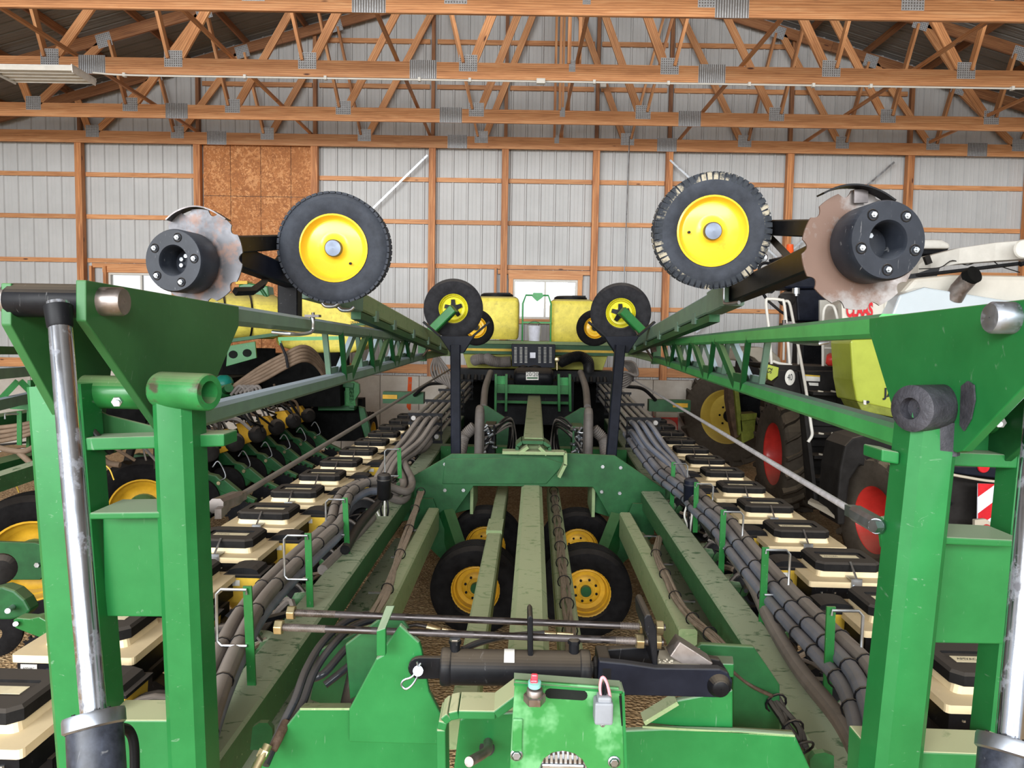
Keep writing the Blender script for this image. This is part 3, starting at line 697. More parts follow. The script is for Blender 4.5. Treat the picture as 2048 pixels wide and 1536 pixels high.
# --- marker arms, wheels and notched discs ----------------------------------------
def marker(side):
    if side < 0:
        # far green telescoping arm, dark inner arm, short upright
        A, B, Cc, D = P(890, 690, 9.6), P(712, 602, 5.2), P(600, 568, 4.5), P(468, 512, 3.7)
        W, DC, dax = P(672, 497, 4.1), P(398, 514, 3.45), Vector((-.165, -.986, .0))
        wax = Vector((-.10, -1, -.02)); wax = (Vector((0, 0, CZ))-W).normalized()*.8+Vector((-.12, -.2, 0))
        bar_ = (P(465, 489, 3.6), P(585, 483, 4.35)); br = [P(572, 497, 4.3), P(560, 515, 4.25), P(525, 568, 4.0), P(505, 582, 3.9), P(470, 583, 3.8)]
        up = (P(580, 562, 4.35), P(580, 632, 4.35))
    else:
        A, B, Cc, D = P(1262, 690, 9.6), P(1430, 606, 5.0), P(1475, 583, 4.3), P(1655, 507, 2.95)
        W, DC, dax = P(1420, 463, 3.95), P(1718, 500, 2.75), Vector((.10, -1, .03))
        wax = (Vector((0, 0, CZ))-W).normalized()*.8+Vector((.12, -.2, 0))
        bar_ = (P(1510, 455, 4.3), P(1650, 457, 3.35)); br = [P(1528, 466, 4.2), P(1545, 480, 4.1), P(1588, 525, 3.6), P(1600, 538, 3.5), P(1640, 545, 3.3)]
        up = None
    wax.normalize(); dax.normalize()
    barob('marker_arm', A, B, .09, .13, 'green_pale' if side < 0 else 'green_boom', pl, ch=.01, label='%s marker arm, green outer section' % ('left' if side < 0 else 'right'))
    barob('marker_arm', A+Vector((0, 0, -.10)), B+Vector((0, 0, -.10)), .07, .05, 'green_dark', pl)
    mb = MB()
    for t in (.15, .35, .55, .75, .9): q = A.lerp(B, t); mb.box(q+Vector((0, 0, -.06)), (.10, .10, .08))
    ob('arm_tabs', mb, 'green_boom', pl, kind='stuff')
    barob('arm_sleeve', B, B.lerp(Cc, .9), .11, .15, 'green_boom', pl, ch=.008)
    barob('inner_arm', B.lerp(Cc, .5), D, .085, .11, 'navy' if side < 0 else 'black', pl, ch=.008, label='black inner marker arm')
    if side > 0:
        mb = MB().bar(P(1447, 577, 4.4), P(1447, 612, 4.4), .02, .14, up=(0, 1, 0)); ob('sleeve_clamp', mb, 'green_boom', pl)
        ubolt([P(1449, 575, 4.35), P(1449, 603, 4.35), P(1455, 608, 4.3), P(1478, 605, 4.2)], .011)
    else:
        for q in (0, 1): ubolt([P(645+q*32, 606+q*8, 4.4), P(652+q*32, 612+q*8, 4.4), P(668+q*32, 612+q*8, 4.4), P(678+q*30, 606+q*8, 4.4)], .012)
    barob('marker_bar', bar_[0], bar_[1], .075, .08, 'black', pl, ch=.006)
    ob('marker_brace', MB().tube(br, .022, 4, smooth=False), 'black', pl)
    if up: barob('arm_rest_post', up[0], up[1], .115, .10, 'black', pl, up=(0, 1, 0), ch=.006)
    # wheel with rounded tyre, tread lugs
    R = .293; r_in = R*.585
    t = ob('marker_wheel', tyre(MB(), W, wax, R, .19, r_in, 3, 64), 'rubber_side', pl, label='%s marker wheel with yellow rim' % ('dusty left' if side < 0 else 'muddy right'))
    ob('rim', MB().lathe([(r_in*1.05, .072), (r_in*1.05, .082), (r_in*1.0, .085), (r_in*.97, .07), (r_in*.93, .045), (r_in*.86, .035), (r_in*.80, .038), (r_in*.5, .042), (r_in*.33, .046), (r_in*.28, .056), (.001, .056)], W, wax, 48), 'yellow', t)
    ob('hub_cap', MB().lathe([(.046, .05), (.046, .09), (.041, .098), (.001, .10)], W, wax, 24), 'cap_metal', t)
    _, s_, u = frame(wax)
    a = -2.4 if side < 0 else -.05
    vp = W+wax*.045+(s_*math.cos(a)+u*math.sin(a))*r_in*.68
    ob('valve', MB().cyl(vp, vp+wax*.03, .007, 8), 'black', t)
    mb = MB(); nl = 56
    for sgn in (1, -1):
        for k in range(nl):
            a = 2*PI*(k+(.5 if sgn < 0 else 0))/nl; d = s_*math.cos(a)+u*math.sin(a); tg = u*math.cos(a)-s_*math.sin(a)
            Rm = Matrix((d, tg, wax)).transposed()
            mb.box(W+d*(R*.985)+wax*sgn*.066, (.012, .024 if side > 0 else .026, .042), Rm)
            if side > 0: mb.box(W+d*(R*.92)+wax*sgn*.088, (.034, .022, .010), Rm)
    ob('tread_blocks', mb, 'mud_rubber' if side > 0 else 'rubber_side', t, kind='stuff')
    # notched disc + drum
    Rd = .216; nn = 10; pts = []
    _, s_, u = frame(dax)
    for k in range(nn):
        a0 = 2*PI*k/nn+.15
        for j in range(7):
            a = a0+(.62*2*PI/nn)*j/6; pts.append((Rd, a))
        for j in range(1, 6):
            a = a0+(.62+.38*j/6)*2*PI/nn; pts.append((Rd-.021*math.sin(PI*j/6)**.8, a))
    Rout = [DC+(s_*math.cos(a)+u*math.sin(a))*r-dax*(.010*(Rd-r)/(Rd-.11)) for r, a in pts]
    rin = [DC+(s_*math.cos(a)+u*math.sin(a))*.11-dax*.010 for r, a in pts]
    n = len(pts); mb = MB(); back = [p-dax*.007 for p in Rout]; rb = [p-dax*.007 for p in rin]
    rc = [DC+(s_*math.cos(a)+u*math.sin(a))*.02-dax*.014 for r, a in pts]
    mb.loft([[q-dax*.007 for q in rc], rb, back, Rout, rin, rc], False, False)
    ob('notched_disc', mb, 'disc_left' if side < 0 else 'disc', pl, label='%s notched marker disc' % ('left' if side < 0 else 'right'))
    rD = .138; dl = .145; c0 = DC+(Vector((-.03, 0, -.03)) if side < 0 else Vector((.02, 0, .015)))
    dr = ob('gauge_drum', MB().lathe([(rD*.96, 0), (rD, .01), (rD, dl-.012), (rD*.96, dl), (rD*.50, dl), (rD*.45, dl-.012), (rD*.44, .03), (.001, .03)], c0, dax, 48), 'drum', pl, label='black plastic gauge drum bolted to the %s disc' % ('left' if side < 0 else 'right'))
    n_ = 5; bo = MB(); pk = MB()
    for k in range(n_):
        a = 2*PI*k/n_+(.55 if side < 0 else .95); q = c0+dax*dl+(s_*math.cos(a)+u*math.sin(a))*rD*.74
        hexnut(bo, q-dax*.004, dax, .0105, .014); bo.cyl(q, q+dax*.018, .006, 8)
        pk.lathe([(.021, .0005), (.019, .003), (.015, .0008)], q, dax, 16)
    ob('drum_bolts', bo, 'zinc', dr, kind='stuff'); ob('bolt_recess', pk, 'black_plastic', dr, kind='stuff')
    hb = MB()
    for k in range(3): a = k*.9-.4; q = c0+dax*.032+(s_*math.cos(a)+u*math.sin(a))*rD*.22; hexnut(hb, q, dax, .010, .014)
    ob('hub_nuts', hb, 'zinc', dr, kind='stuff')
    # curved scraper over the disc
    sc = [(338, 442), (355, 428), (378, 418), (400, 416), (425, 423), (455, 441)] if side < 0 else [(1642, 391), (1665, 380), (1693, 374), (1725, 376), (1757, 388), (1783, 405)]
    Yd = 3.45 if side < 0 else 2.72
    path = cr([P(x, y, Yd) for x, y in sc], 4); rings = []
    for i, p in enumerate(path):
        a = path[max(i-1, 0)]; b = path[min(i+1, len(path)-1)]; tt = (b-a).normalized(); nz = Vector((-tt.z, 0, tt.x)).normalized()
        if nz.z < 0: nz = -nz
        rings.append([p+Vector((0, -.03, 0)), p+Vector((0, .035, 0)), p+Vector((0, .035, 0))+nz*.006, p+Vector((0, -.03, 0))+nz*.006])
    ob('scraper_guard', MB().loft(rings), 'steel' if side < 0 else 'black', pl)
    q0 = sc[3]; ob('guard_bracket', MB().bar(P(q0[0]-4, q0[1]+3, Yd+.02), P(q0[0]-4, q0[1]+30, Yd+.02), .05, .012, up=(0, 1, 0)), 'steel', pl)
marker(-1); marker(1)
# --- row units: insecticide boxes, small hoppers ------------------------------------
def rounded(mb, x, y, w, d, z0, z1, r=.03, taper=0, ex=0):
    def ring(z, k):
        o = []
        for cx, cy, a0 in ((w/2-r, d/2-r, 0), (-w/2+r, d/2-r, PI/2), (-w/2+r, -d/2+r, PI), (w/2-r, -d/2+r, 1.5*PI)):
            for j in range(4): a = a0+PI/2*j/3; o.append(Vector((x+(cx+r*math.cos(a))*k, y+(cy+r*math.sin(a))*k, z)))
        return o
    return mb.loft([ring(z0, 1-taper), ring(z1, 1)])
def ring_lid(mb, x, y, w, d, z0, z1, bw=.05, dp=.012):
    hw, hd = w/2-bw, d/2-bw
    def sq(a, b, z, ch): return [Vector((x+u, y+v, z)) for u, v in ((-a+ch, -b), (a-ch, -b), (a, -b+ch), (a, b-ch), (a-ch, b), (-a+ch, b), (-a, b-ch), (-a, -b+ch))]
    mb.loft([sq(hw, hd*.55, z1-dp, .01), sq(hw, hd*.55, z1, .01), sq(w/2-.012, d/2-.012, z1, .035), sq(w/2, d/2, z1-.012, .04), sq(w/2, d/2, z0, .04), sq(w/2-.02, d/2-.02, z0, .04)][::-1], True, False)
    return mb
def make_box(side):
    """one insecticide box at the origin; z measured from its cream deck"""
    zero = Matrix.Identity(4)
    b = ob('insecticide_box', (lambda mb: (rounded(mb, 0, -.01, .56, .47, -.035, 0, .02), rounded(mb, 0, .02, .37, .31, 0, .04, .03, taper=-.06), mb)[2])(MB()), 'cream', pl)
    l = ob('box_lid', ring_lid(MB(), 0, .02, .40, .34, .036, .092, .055), 'lid', b)
    ob('lid_label', MB().box((0, .02, .0815), (.23, .06, .002)), 'cream_label', b)
    t = text('lid_print', 'AMVAC', .026, (-.055, .02, .0828), (1, 0, 0), (0, 1, 0), 'print', b, .0003)
    ob('box_tray', MB().box((0, -.01, -.085), (.52, .44, .10)), 'black', b)
    rv = MB()
    for k in range(6): rv.ball((-.2+.08*k, -.232, -.07), .009, 6)
    ob('tray_screws', rv, 'zinc', b, kind='stuff')
    x = 0
    la = MB().box((x, -.25, -.03), (.065, .008, .11)); la.box((x, -.20, .01), (.05, .11, .006)); la.bar((x, -.25, .02), (x, -.145, .098), .012, .008); la.cyl((x-.015, -.26, -.02), (x-.015, -.25, -.02), .008, 8); la.cyl((x+.015, -.26, -.05), (x+.015, -.25, -.05), .008, 8)
    ob('latch', la, 'zinc', b)
    ob('box_sticker', MB().box((side*.205, -.2325, -.075), (.075, .003, .055)), 'tape', b)
    text('sticker_print', 'AMVAC', .016, (side*.205, -.2345, -.066), (1, 0, 0), (0, 0, 1), 'print', b, .0003)
    ob('box_bracket', MB().box((0, .02, -.18), (.10, .10, .12)).box((-.17*side, 0, -.16), (.22, .16, .06)).bar((-.1*side, 0, -.2), (-.55*side, .0, -.45), .08, .16), 'black', b)
    return b
def make_hopper(side):
    mb = MB()
    def sq(w, d, z): return [Vector((a, b, z)) for a, b in ((-w, -d), (w, -d), (w, d), (-w, d))]
    mb.loft([sq(.03, .03, -.36), sq(.045, .045, -.29), sq(.10, .085, -.17), sq(.108, .095, 0)])
    h = ob('seed_hopper', mb, 'yellow_hopper', pl, bev=.012)
    rings = []
    for z, k in ((-.010, 1.0), (.004, 1.0), (.006, .92)): rings.append(sq(.118*k, .105*k, z))
    ld = MB().loft(rings)
    dome = []
    for i in range(7): a = PI*i/6; dome.append((-.098*math.cos(a), .005+.038*math.sin(a)**.7))
    ld.loft([[Vector((u, -.08, v)) for u, v in dome], [Vector((u, .08, v)) for u, v in dome]])
    ob('hopper_lid', ld, 'black_plastic', h)
    ob('hopper_sticker', MB().box((-.04, -.0975, -.045), (.055, .002, .035)), 'tape', h)
    # meter housing disc with pale seal
    c = Vector((-.19*side, -.02, -.22))
    ob('meter_cover', MB().lathe([(.10, .06), (.17, .05), (.19, .03), (.19, -.03), (.05, -.05)], c, (-.25*side, -1, .15), 24), 'black_plastic', h)
    ob('meter_seal', MB().lathe([(.178, .048), (.19, .055), (.196, .035), (.192, .02)], c, (-.25*side, -1, .15), 24), 'hose', h)
    ob('row_unit_body', MB().box((0, 0, -.45), (.16, .14, .28)).bar((-.1*side, 0, -.30), (-.36*side, 0, -.34), .05, .05).bar((-.1*side, 0, -.46), (-.36*side, 0, -.50), .05, .05).bar((.12*side, 0, -.40), (.42*side, 0, -.62), .10, .14), 'black', h)
    ob('gauge_wheel', MB().lathe([(.06, .04), (.17, .045), (.20, .03), (.20, -.03), (.17, -.045), (.06, -.04)], Vector((.10*side, -.10, -.78)), (0, -1, 0), 24), 'rubber_dark', h)
    # air bag canister by the beam
    cx = -.31*side
    ob('down_force_bag', MB().lathe([(.001, .075), (.02, .075), (.03, .06), (.085, .05), (.10, .02), (.10, -.02), (.085, -.05), (.05, -.06)], Vector((cx, .05, -.17)), (0, 0, 1), 20), 'green_dusty', h)
    ob('bag_fitting', MB().cyl((cx, .05, -.10), (cx, .05, -.06), .012, 8).tube(cr([(cx, .05, -.06), (cx+.02, .1, -.03), (cx+.10*side, .18, -.08), (cx+.16*side, .2, -.2)], 4), .008, 6), 'hose_dark', h)
    ob('unit_arm', MB().bar((cx, .05, -.22), (cx+.16*side, .0, -.40), .10, .05).box((cx, .05, -.36), (.16, .18, .16)), 'green_dark', h)
    return h
def putcopy(src, x, y, z, first, yaw=0):
    o = src if first else src.copy()
    if not first: COL.objects.link(o)
    pinv = pl.matrix_basis.inverted()
    o.parent = pl; o.matrix_parent_inverse = pinv
    o.matrix_basis = Matrix.Translation(V(x, y, z)) @ Matrix.Rotation(-PHI+yaw, 4, 'Z')
    if not first:
        for c in src.children:
            d = c.copy(); COL.objects.link(d); d.parent = o
    return o
jit = random.Random(3)
for side, n, dy in ((-1, 14, .745), (1, 14, .762)):
    b0 = make_box(side); h0 = make_hopper(side)
    for k in range(n):
        y = 12.4-dy*k
        putcopy(b0, side*(2.06 if side < 0 else 1.97)+jit.uniform(-.012, .012), y, -1.485, k == 0, jit.uniform(-.012, .012))
        putcopy(h0, side*(1.74 if side < 0 else 1.67)+jit.uniform(-.008, .008), y+(.27 if side < 0 else .12), -1.49, k == 0, jit.uniform(-.02, .02))
# outer tool bar under the boxes
for side in (-1, 1):
    ob('tool_bar', pbox(MB(), side*1.35-.03, side*1.35+.03, 2.2, 12.7, -1.95, -1.85), 'black', pl)
# --- hose stakes with wire loops -------------------------------------------------------
for side, lst in ((-1, ((495, 1172, 505, 1352, 3.4), (616, 1066, 622, 1226, 4.4), (690, 995, 697, 1112, 5.5), (798, 896, 800, 930, 7.4))),
                  (1, ((1662, 1213, 1655, 1386, 3.3), (1531, 1094, 1525, 1217, 4.3), (1447, 1019, 1443, 1117, 5.3), (1393, 964, 1391, 1034, 6.3), (1347, 924, 1344, 994, 7.4)))):
    for x0_, y0_, x1_, y1_, Y in lst:
        Y *= .9; a, b = P(x0_, y0_, Y), P(x1_, y1_, Y)
        st = ob('hose_stake', MB().bar(a, b-Vector((0, 0, .12)), .036, .010, up=(0, 1, 0)), 'green', pl)
        xo = Vector((side*.125, 0, 0)); q = a-Vector((0, .012, .012))
        ob('wire_loop', MB().tube([q-Vector((0, 0, .02)), q, q+xo*.85, q+xo-Vector((0, 0, .02)), q+xo-Vector((0, 0, .22)), q+xo*.85-Vector((0, 0, .24)), q-Vector((0, 0, .24))], .0065, 6), 'zinc', st)
# --- thick hoses --------------------------------------------------------------------------
def hose(name, pts, r, mat, par=pl, k=6, n=10, label=None):
    return ob(name, MB().tube(cr(pts, k), r, n), mat, par, label=label)
def offs(pts, dx, dz): return [p+Vector((dx, 0, dz)) for p in pts]
def tie(mb, p, r, d=(0, 1, 0)):
    _, s_, u = frame(d); mb.tube([Vector(p)+(s_*math.cos(a)+u*math.sin(a))*r for a in [2*PI*i/12 for i in range(12)]], .004, 5, closed=True)
LH = [(330, 1700, 1.95), (400, 1440, 2.6), (452, 1310, 3.05), (505, 1212, 3.6), (570, 1140, 4.15), (632, 1082, 4.65), (670, 1046, 5.0), (680, 1012, 5.4), (695, 985, 5.8), (730, 966, 6.1), (768, 968, 6.2)]
base_ = [P(x, y, Y) for x, y, Y in LH]
for dx, dz, r, mt in ((-.035, 0, .036, 'hose'), (.04, .012, .036, 'hose'), (.03, -.07, .034, 'hose_blue')):
    hose('air_hose', offs(base_, dx, dz), r, mt)
L2 = [P(*q) for q in ((765, 975, 6.3), (800, 985, 6.4), (812, 965, 6.7), (797, 925, 7.3), (800, 895, 7.7), (830, 868, 8.1), (866, 845, 8.5))]
for dx, dz in ((-.02, 0), (.055, .01), (.02, -.07)): hose('air_hose', offs(L2, dx, dz), .034, 'hose')
for q in ((800, 893, 7.8), (850, 862, 8.1)): pass
for k in range(3): hose('air_hose', [P(795+k*9, 905-k*2, 7.5), P(830+k*8, 880+k*10, 7.9), P(872, 842+k*13, 8.4)], .03, 'hose')
hose('air_hose', [P(690, 1100, 4.9), P(720, 1050, 5.4), P(765, 1000, 6.1), P(790, 985, 6.5)], .034, 'hose_dark')
hose('air_hose', [P(645, 1140, 4.6), P(700, 1085, 5.2), P(745, 1035, 5.8)], .034, 'hose')
RH = [(1262, 860, 8.3), (1290, 900, 7.7), (1322, 940, 7.1), (1350, 962, 6.6), (1382, 985, 6.2), (1405, 1010, 5.7), (1445, 1045, 5.2), (1490, 1100, 4.6), (1545, 1165, 4.05), (1600, 1225, 3.55), (1650, 1275, 3.2), (1720, 1350, 2.8), (1760, 1450, 2.4), (1790, 1600, 2.0)]
base_ = [P(x, y, Y) for x, y, Y in RH]
for dx, dz, r, mt in ((-.02, 0, .034, 'hose_blue'), (.045, .02, .034, 'hose'), (.015, -.065, .032, 'hose_blue'), (-.065, -.045, .030, 'hose_blue')): hose('air_hose', offs(base_, dx, dz), r, mt)
for a, b, c in (((1280, 880, 8.2), (1300, 870, 8.3), (1320, 905, 7.8)),): pass
hose('air_hose', [P(1440, 1080, 5.0), P(1500, 1160, 4.3), P(1545, 1250, 3.7), P(1600, 1340, 3.2), P(1680, 1440, 2.7), P(1730, 1530, 2.4)], .036, 'hose')
hose('air_hose', [P(1385, 1000, 5.9), P(1420, 1060, 5.3), P(1480, 1120, 4.8)], .034, 'hose_dark')
mb = MB()
for path, os_ in ((LH, ((-.035, 0), (.04, .012))), (RH, ((-.02, 0), (.045, .02), (-.065, -.045)))):
    pts_ = cr([P(*q) for q in path], 6)
    for i in range(5, len(pts_)-3, 4):
        for dx, dz in os_: tie(mb, pts_[i]+Vector((dx, 0, dz)), .0375, pts_[i+1]-pts_[i-1])
ob('hose_ties', mb, 'black', pl, kind='stuff')
# canisters with loose wires
for x, y, Y, mt in ((768, 975, 6.0, 'hose_dark'), (1381, 985, 6.0, 'navy')):
    c = P(x, y, Y); ob('filter_canister', MB().lathe([(.02, .12), (.04, .115), (.055, .10), (.055, .07), (.060, .065), (.060, .055), (.055, .05), (.055, -.08), (.04, -.10)], c, (0, 0, 1), 24), mt, pl)
    for k in range(4): hose('wire', [c+Vector((.02*k-.03, -.02, -.10)), c+Vector((.03*k-.05, -.03, -.18)), c+Vector((.015*k-.02, 0, -.27)), c+Vector((.02*k-.02, .05, -.35))], .008, 'hose_dark' if k % 2 else 'tape')
# steel seed tubes through their brackets
for side in (-1, 1):
    for i in range(4):
        for j in range(3):
            x0_ = side*(1.06+.085*i); z_ = -.90-.10*j
            ob('steel_tube', MB().tube([V(x0_, 8.1, z_-.05), V(side*(1.06+.082*i), 12.6, z_+.08)], .026, 10), 'chrome_dull', pl)
    for i in range(3):
        for j in range(2):
            x0_ = side*(1.06+.085*i); z_ = -.90-.10*j
            ob('air_hose', MB().tube(cr([V(x0_, 8.16, z_-.05), V(x0_+side*.02, 7.95, z_-.07), V(x0_+side*(.10+.02*j), 7.6, z_-.22), V(side*(1.30+.05*i), 7.1, -1.24-.05*j), V(side*(1.33+.05*i), 6.7, -1.36-.05*j)], 5), .029, 8), 'hose' if side < 0 else 'hose_blue', pl)
    for y in (8.15, 9.4, 10.7, 12.2):
        zz = -.91+.13*(y-8.1)/4.5-.05; mb = MB()
        for q in (-.055, .045, -.155, -.255): mb.bar(V(side*1.0, y, zz+q), V(side*1.38, y, zz+q), .016, .034)
        for i in range(5): mb.bar(V(side*(1.015+.085*i), y, zz+.055), V(side*(1.015+.085*i), y, zz-.26), .012, .02, up=(0, 1, 0))
        ob('tube_bracket', mb, 'black', pl)
    ob('blue_side_panel', pbox(MB(), side*1.45-.02, side*1.45, 8.2, 12.2, -1.5, -1.15) if side < 0 else pbox(MB(), 1.43, 1.45, 9.2, 12.2, -1.5, -1.2), 'navy', pl)
# coiled grey hoses at the far tops of the tubes
for side, cxp in ((-1, 872), (1, 1262)):
    for k in range(7):
        a = k*.35; c = P(cxp, 745, 11.2)+Vector((.02*k*-side, .03*k, 0))
        if side < 0: pts = [P(870+k*1, 712, 11.3-.05*k), P(862+k*6, 737+k, 11.2-.05*k), P(872+k*5, 760, 11.1-.05*k), P(908, 772+k*4, 11-.05*k)]
        else: pts = [P(1244, 722, 11.2), P(1256+k*2, 738-k*2, 11.2-.05*k), P(1266+k*1.5, 748-k*2.5+k*k*.5, 11.1-.05*k), P(1258-k, 768-k*4, 11.1-.05*k), P(1240, 778-k*5, 11.1-.05*k)]
        hose('hose_coil', pts, .018, 'hose')
    ob('hose_bundle_end', MB().bar(P(cxp-(5 if side < 0 else -2), 742, 11.3), P(cxp-(-5 if side < 0 else 2), 762, 11.3), .09, .10), 'hose_dark', pl)
# --- cable runs --------------------------------------------------------------------------------
def cablerun(pts, n, spread, r, mat, ties=True, seed=1):
    rd = random.Random(seed); pts = [Vector(p) for p in pts]
    for k in range(n):
        ph = rd.uniform(0, 6.3); q = []
        for i, p in enumerate(pts): q.append(p+Vector((math.sin(ph+i*1.3+rd.uniform(-.4, .4))*spread, 0, abs(math.cos(ph+i*.9))*spread*.45)))
        hose('cable', q, r, mat, k=4, n=6)
    if ties:
        mb = MB()
        for i in range(1, len(pts)): tie(mb, pts[i]+Vector((0, 0, spread*.3)), spread*1.7, pts[i]-pts[i-1])
        ob('cable_ties', mb, 'black', pl, kind='stuff')
cablerun([V(.225, 3.3+.42*i, -1.685) for i in range(12)], 8, .026, .0085, 'cable', seed=4)
cablerun([P(*q) for q in ((740, 1240, 4.1), (775, 1180, 4.5), (800, 1110, 5.1), (818, 1060, 5.6), (830, 1020, 6.1), (842, 985, 6.6))], 6, .022, .011, 'cable', seed=5)
cablerun([P(*q) for q in ((1320, 1075, 6.0), (1312, 1110, 5.5), (1330, 1150, 5.0), (1350, 1195, 4.6), (1385, 1240, 4.2), (1420, 1270, 3.9), (1460, 1310, 3.6))], 6, .022, .011, 'cable', seed=6)
for side in (-1, 1):
    for y in (4.2, 4.9, 5.7, 6.5): ob('guard_rod', MB().tube([V(side*1.09, y, -1.76), V(side*.99, y, -1.76), V(side*.96, y, -1.80)], .009, 6), 'zinc', pl)
    ob('trough_panel', pbox(MB(), side*.98, side*1.30, 3.0, 7.0, -1.99, -1.975), 'green_dusty', pl)
# --- tension rods ---------------------------------------------------------------------------------
def tierod(a, b, mt, e1, r=.012):
    ob('tension_rod', MB().tube([a, b], r, 8), mt, pl)
tierod(P(480, 992, 2.6), P(901, 738, 11.2), 'hose', 0, .0115); tierod(P(1705, 1022, 2.1), P(1268, 760, 11.2), 'rod_paint', 0, .0105)
# --- rear: hopper deck, tanks, compressor ------------------------------------------------------------
def tank(x0, x1, y0, y1, z0, z1, name='liquid_tank'):
    cx_, cy_ = (x0+x1)/2, (y0+y1)/2; w, d = x1-x0, y1-y0; rings = []
    for z, k in ((z0, .90), (z0+.04, .97), (z0+.22, 1), (z0+.27, .985), (z0+.32, 1), (z1-.10, 1.0), (z1-.03, .96), (z1, .84)):
        r = .07; o = []
        for sx, sy, a0 in ((1, 1, 0), (-1, 1, PI/2), (-1, -1, PI), (1, -1, 1.5*PI)):
            for j in range(4):
                a = a0+PI/2*j/3; o.append(V(cx_+(sx*(w/2-r)+r*math.cos(a))*k, cy_+(sy*(d/2-r)+r*math.sin(a))*k, z))
        rings.append(o)
    t = ob(name, MB().loft(rings, True, True), 'yellow_tank', pl)
    ob('tank_lid', MB().lathe([(.001, .09), (.24, .085), (.28, .06), (.29, .0)], V(cx_-.02, cy_-.02, z1-.02), (0, 0, 1), 28).bar(V(cx_+.0, cy_-.3, z1+.05), V(cx_+.22, cy_-.3, z1+.05), .04, .03), 'black_plastic', t)
    return t
tank(-1.02, -.29, 12.6, 13.4, -.12, .60); tank(.24, .98, 12.6, 13.4, -.15, .57)
ob('hopper_deck', pbox(MB(), -1.35, 1.38, 12.3, 13.6, -.19, -.14), 'green_pale', pl)
ob('hopper_front', MB().prism([V(-1.35, 12.35, -.19), V(1.38, 12.35, -.19), V(1.38, 12.35, -.36), V(-1.35, 12.35, -.36)], DY*1.1), 'green_dark', pl)
ob('yellow_stripe', pbox(MB(), -1.33, 1.36, 12.335, 12.352, -.31, -.27), 'yellow_hopper', pl)
ob('lower_hopper', MB().prism([V(-1.2, 12.45, -.36), V(1.2, 12.45, -.36), V(1.12, 12.45, -.60), V(-1.12, 12.45, -.60)], DY*.9), 'lime_dull', pl, bev=.01)
ob('manifold', pbox(MB(), -1.3, 1.3, 12.4, 12.9, -.80, -.62), 'black', pl)
mb = MB()
for k in range(22): mb.cyl(V(-1.2+.112*k, 12.38, -.72), V(-1.2+.112*k, 12.30, -.80), .03, 8)
ob('manifold_ports', mb, 'black_plastic', pl, kind='stuff')
# ladder hoop
ob('bucket_shelf', pbox(MB(), -.2, .2, 12.28, 12.35, -.19, -.145), 'green_pale', pl)
hoop = ob('ladder_hoop', MB().tube([V(-.22, 12.5, -.16), V(-.22, 12.5, .48), V(-.17, 12.5, .62), V(.20, 12.5, .62), V(.25, 12.5, .48), V(.25, 12.5, -.16)], .014, 8).bar(V(-.22, 12.5, .17), V(.25, 12.5, .17), .03, .03), 'green_bright', pl)
ob('hoop_emblem', MB().prism([V(-.05, 12.47, .66), V(.10, 12.47, .66), V(.12, 12.47, .60), V(.06, 12.47, .55), V(.02, 12.47, .52), V(-.02, 12.47, .55), V(-.07, 12.47, .60)], DY*.02), 'green_bright', hoop)
# compressor and its slotted guard
Yk = 11.7
cb = ob('slotted_guard', MB().prism([P(1023, 688, Yk), P(1111, 689, Yk), P(1110, 736, Yk), P(1024, 733, Yk)], (0, .35, 0)), 'navy', pl, bev=.006)
mb = MB()
for cxx in (1031, 1042, 1052, 1079, 1090, 1101):
    for k in range(11): mb.bar(P(cxx-2.6, 695+3.0*k, Yk-.002), P(cxx+2.6, 695.1+3.0*k, Yk-.002), .004, .007)
ob('guard_slots', mb, 'tape', cb, kind='stuff')
ob('guard_sticker', MB().prism([P(1060, 705, Yk-.004), P(1071, 705, Yk-.004), P(1071, 716, Yk-.004), P(1060, 716, Yk-.004)], (0, .003, 0)), 'sign_white', cb)
at = ob('air_tank', MB().lathe([(.001, -.30), (.10, -.30), (.14, -.26), (.15, -.2), (.15, .2), (.14, .26), (.10, .30), (.001, .30)], P(1067, 754, 11.5), (1, 0, 0), 28).lathe([(.001, -.08), (.07, -.06), (.07, .06), (.001, .08)], P(1046, 740, 11.7), (0, 0, 1), 12).lathe([(.001, -.08), (.09, -.06), (.09, .06), (.001, .08)], P(1070, 740, 11.7), (0, 0, 1), 12), 'black', pl)
ob('tank_label', MB().prism([P(1052, 744, 11.342), P(1077, 744, 11.342), P(1077, 760, 11.342), P(1052, 760, 11.342)], (0, .006, 0)), 'tape', at)
text('tank_print', '20/20', .082, P(1064.5, 749, 11.338), (1, 0, -.017), (0, 0, 1), 'print', at, .001)
ob('label_band', MB().prism([P(1054, 754.5, 11.341), P(1075.5, 754.5, 11.341), P(1075.5, 757.5, 11.341), P(1054, 757.5, 11.341)], (0, .002, 0)), 'green_dark', at)
# pressure gauge beside the guard
ob('pressure_gauge', MB().lathe([(.001, .02), (.032, .02), (.038, .015), (.038, 0), (.001, -.01)], P(1114, 719, 11.5), (0, -1, 0), 20).cyl(P(1114, 723, 11.55), P(1114, 740, 11.55), .012, 8), 'brass', pl)
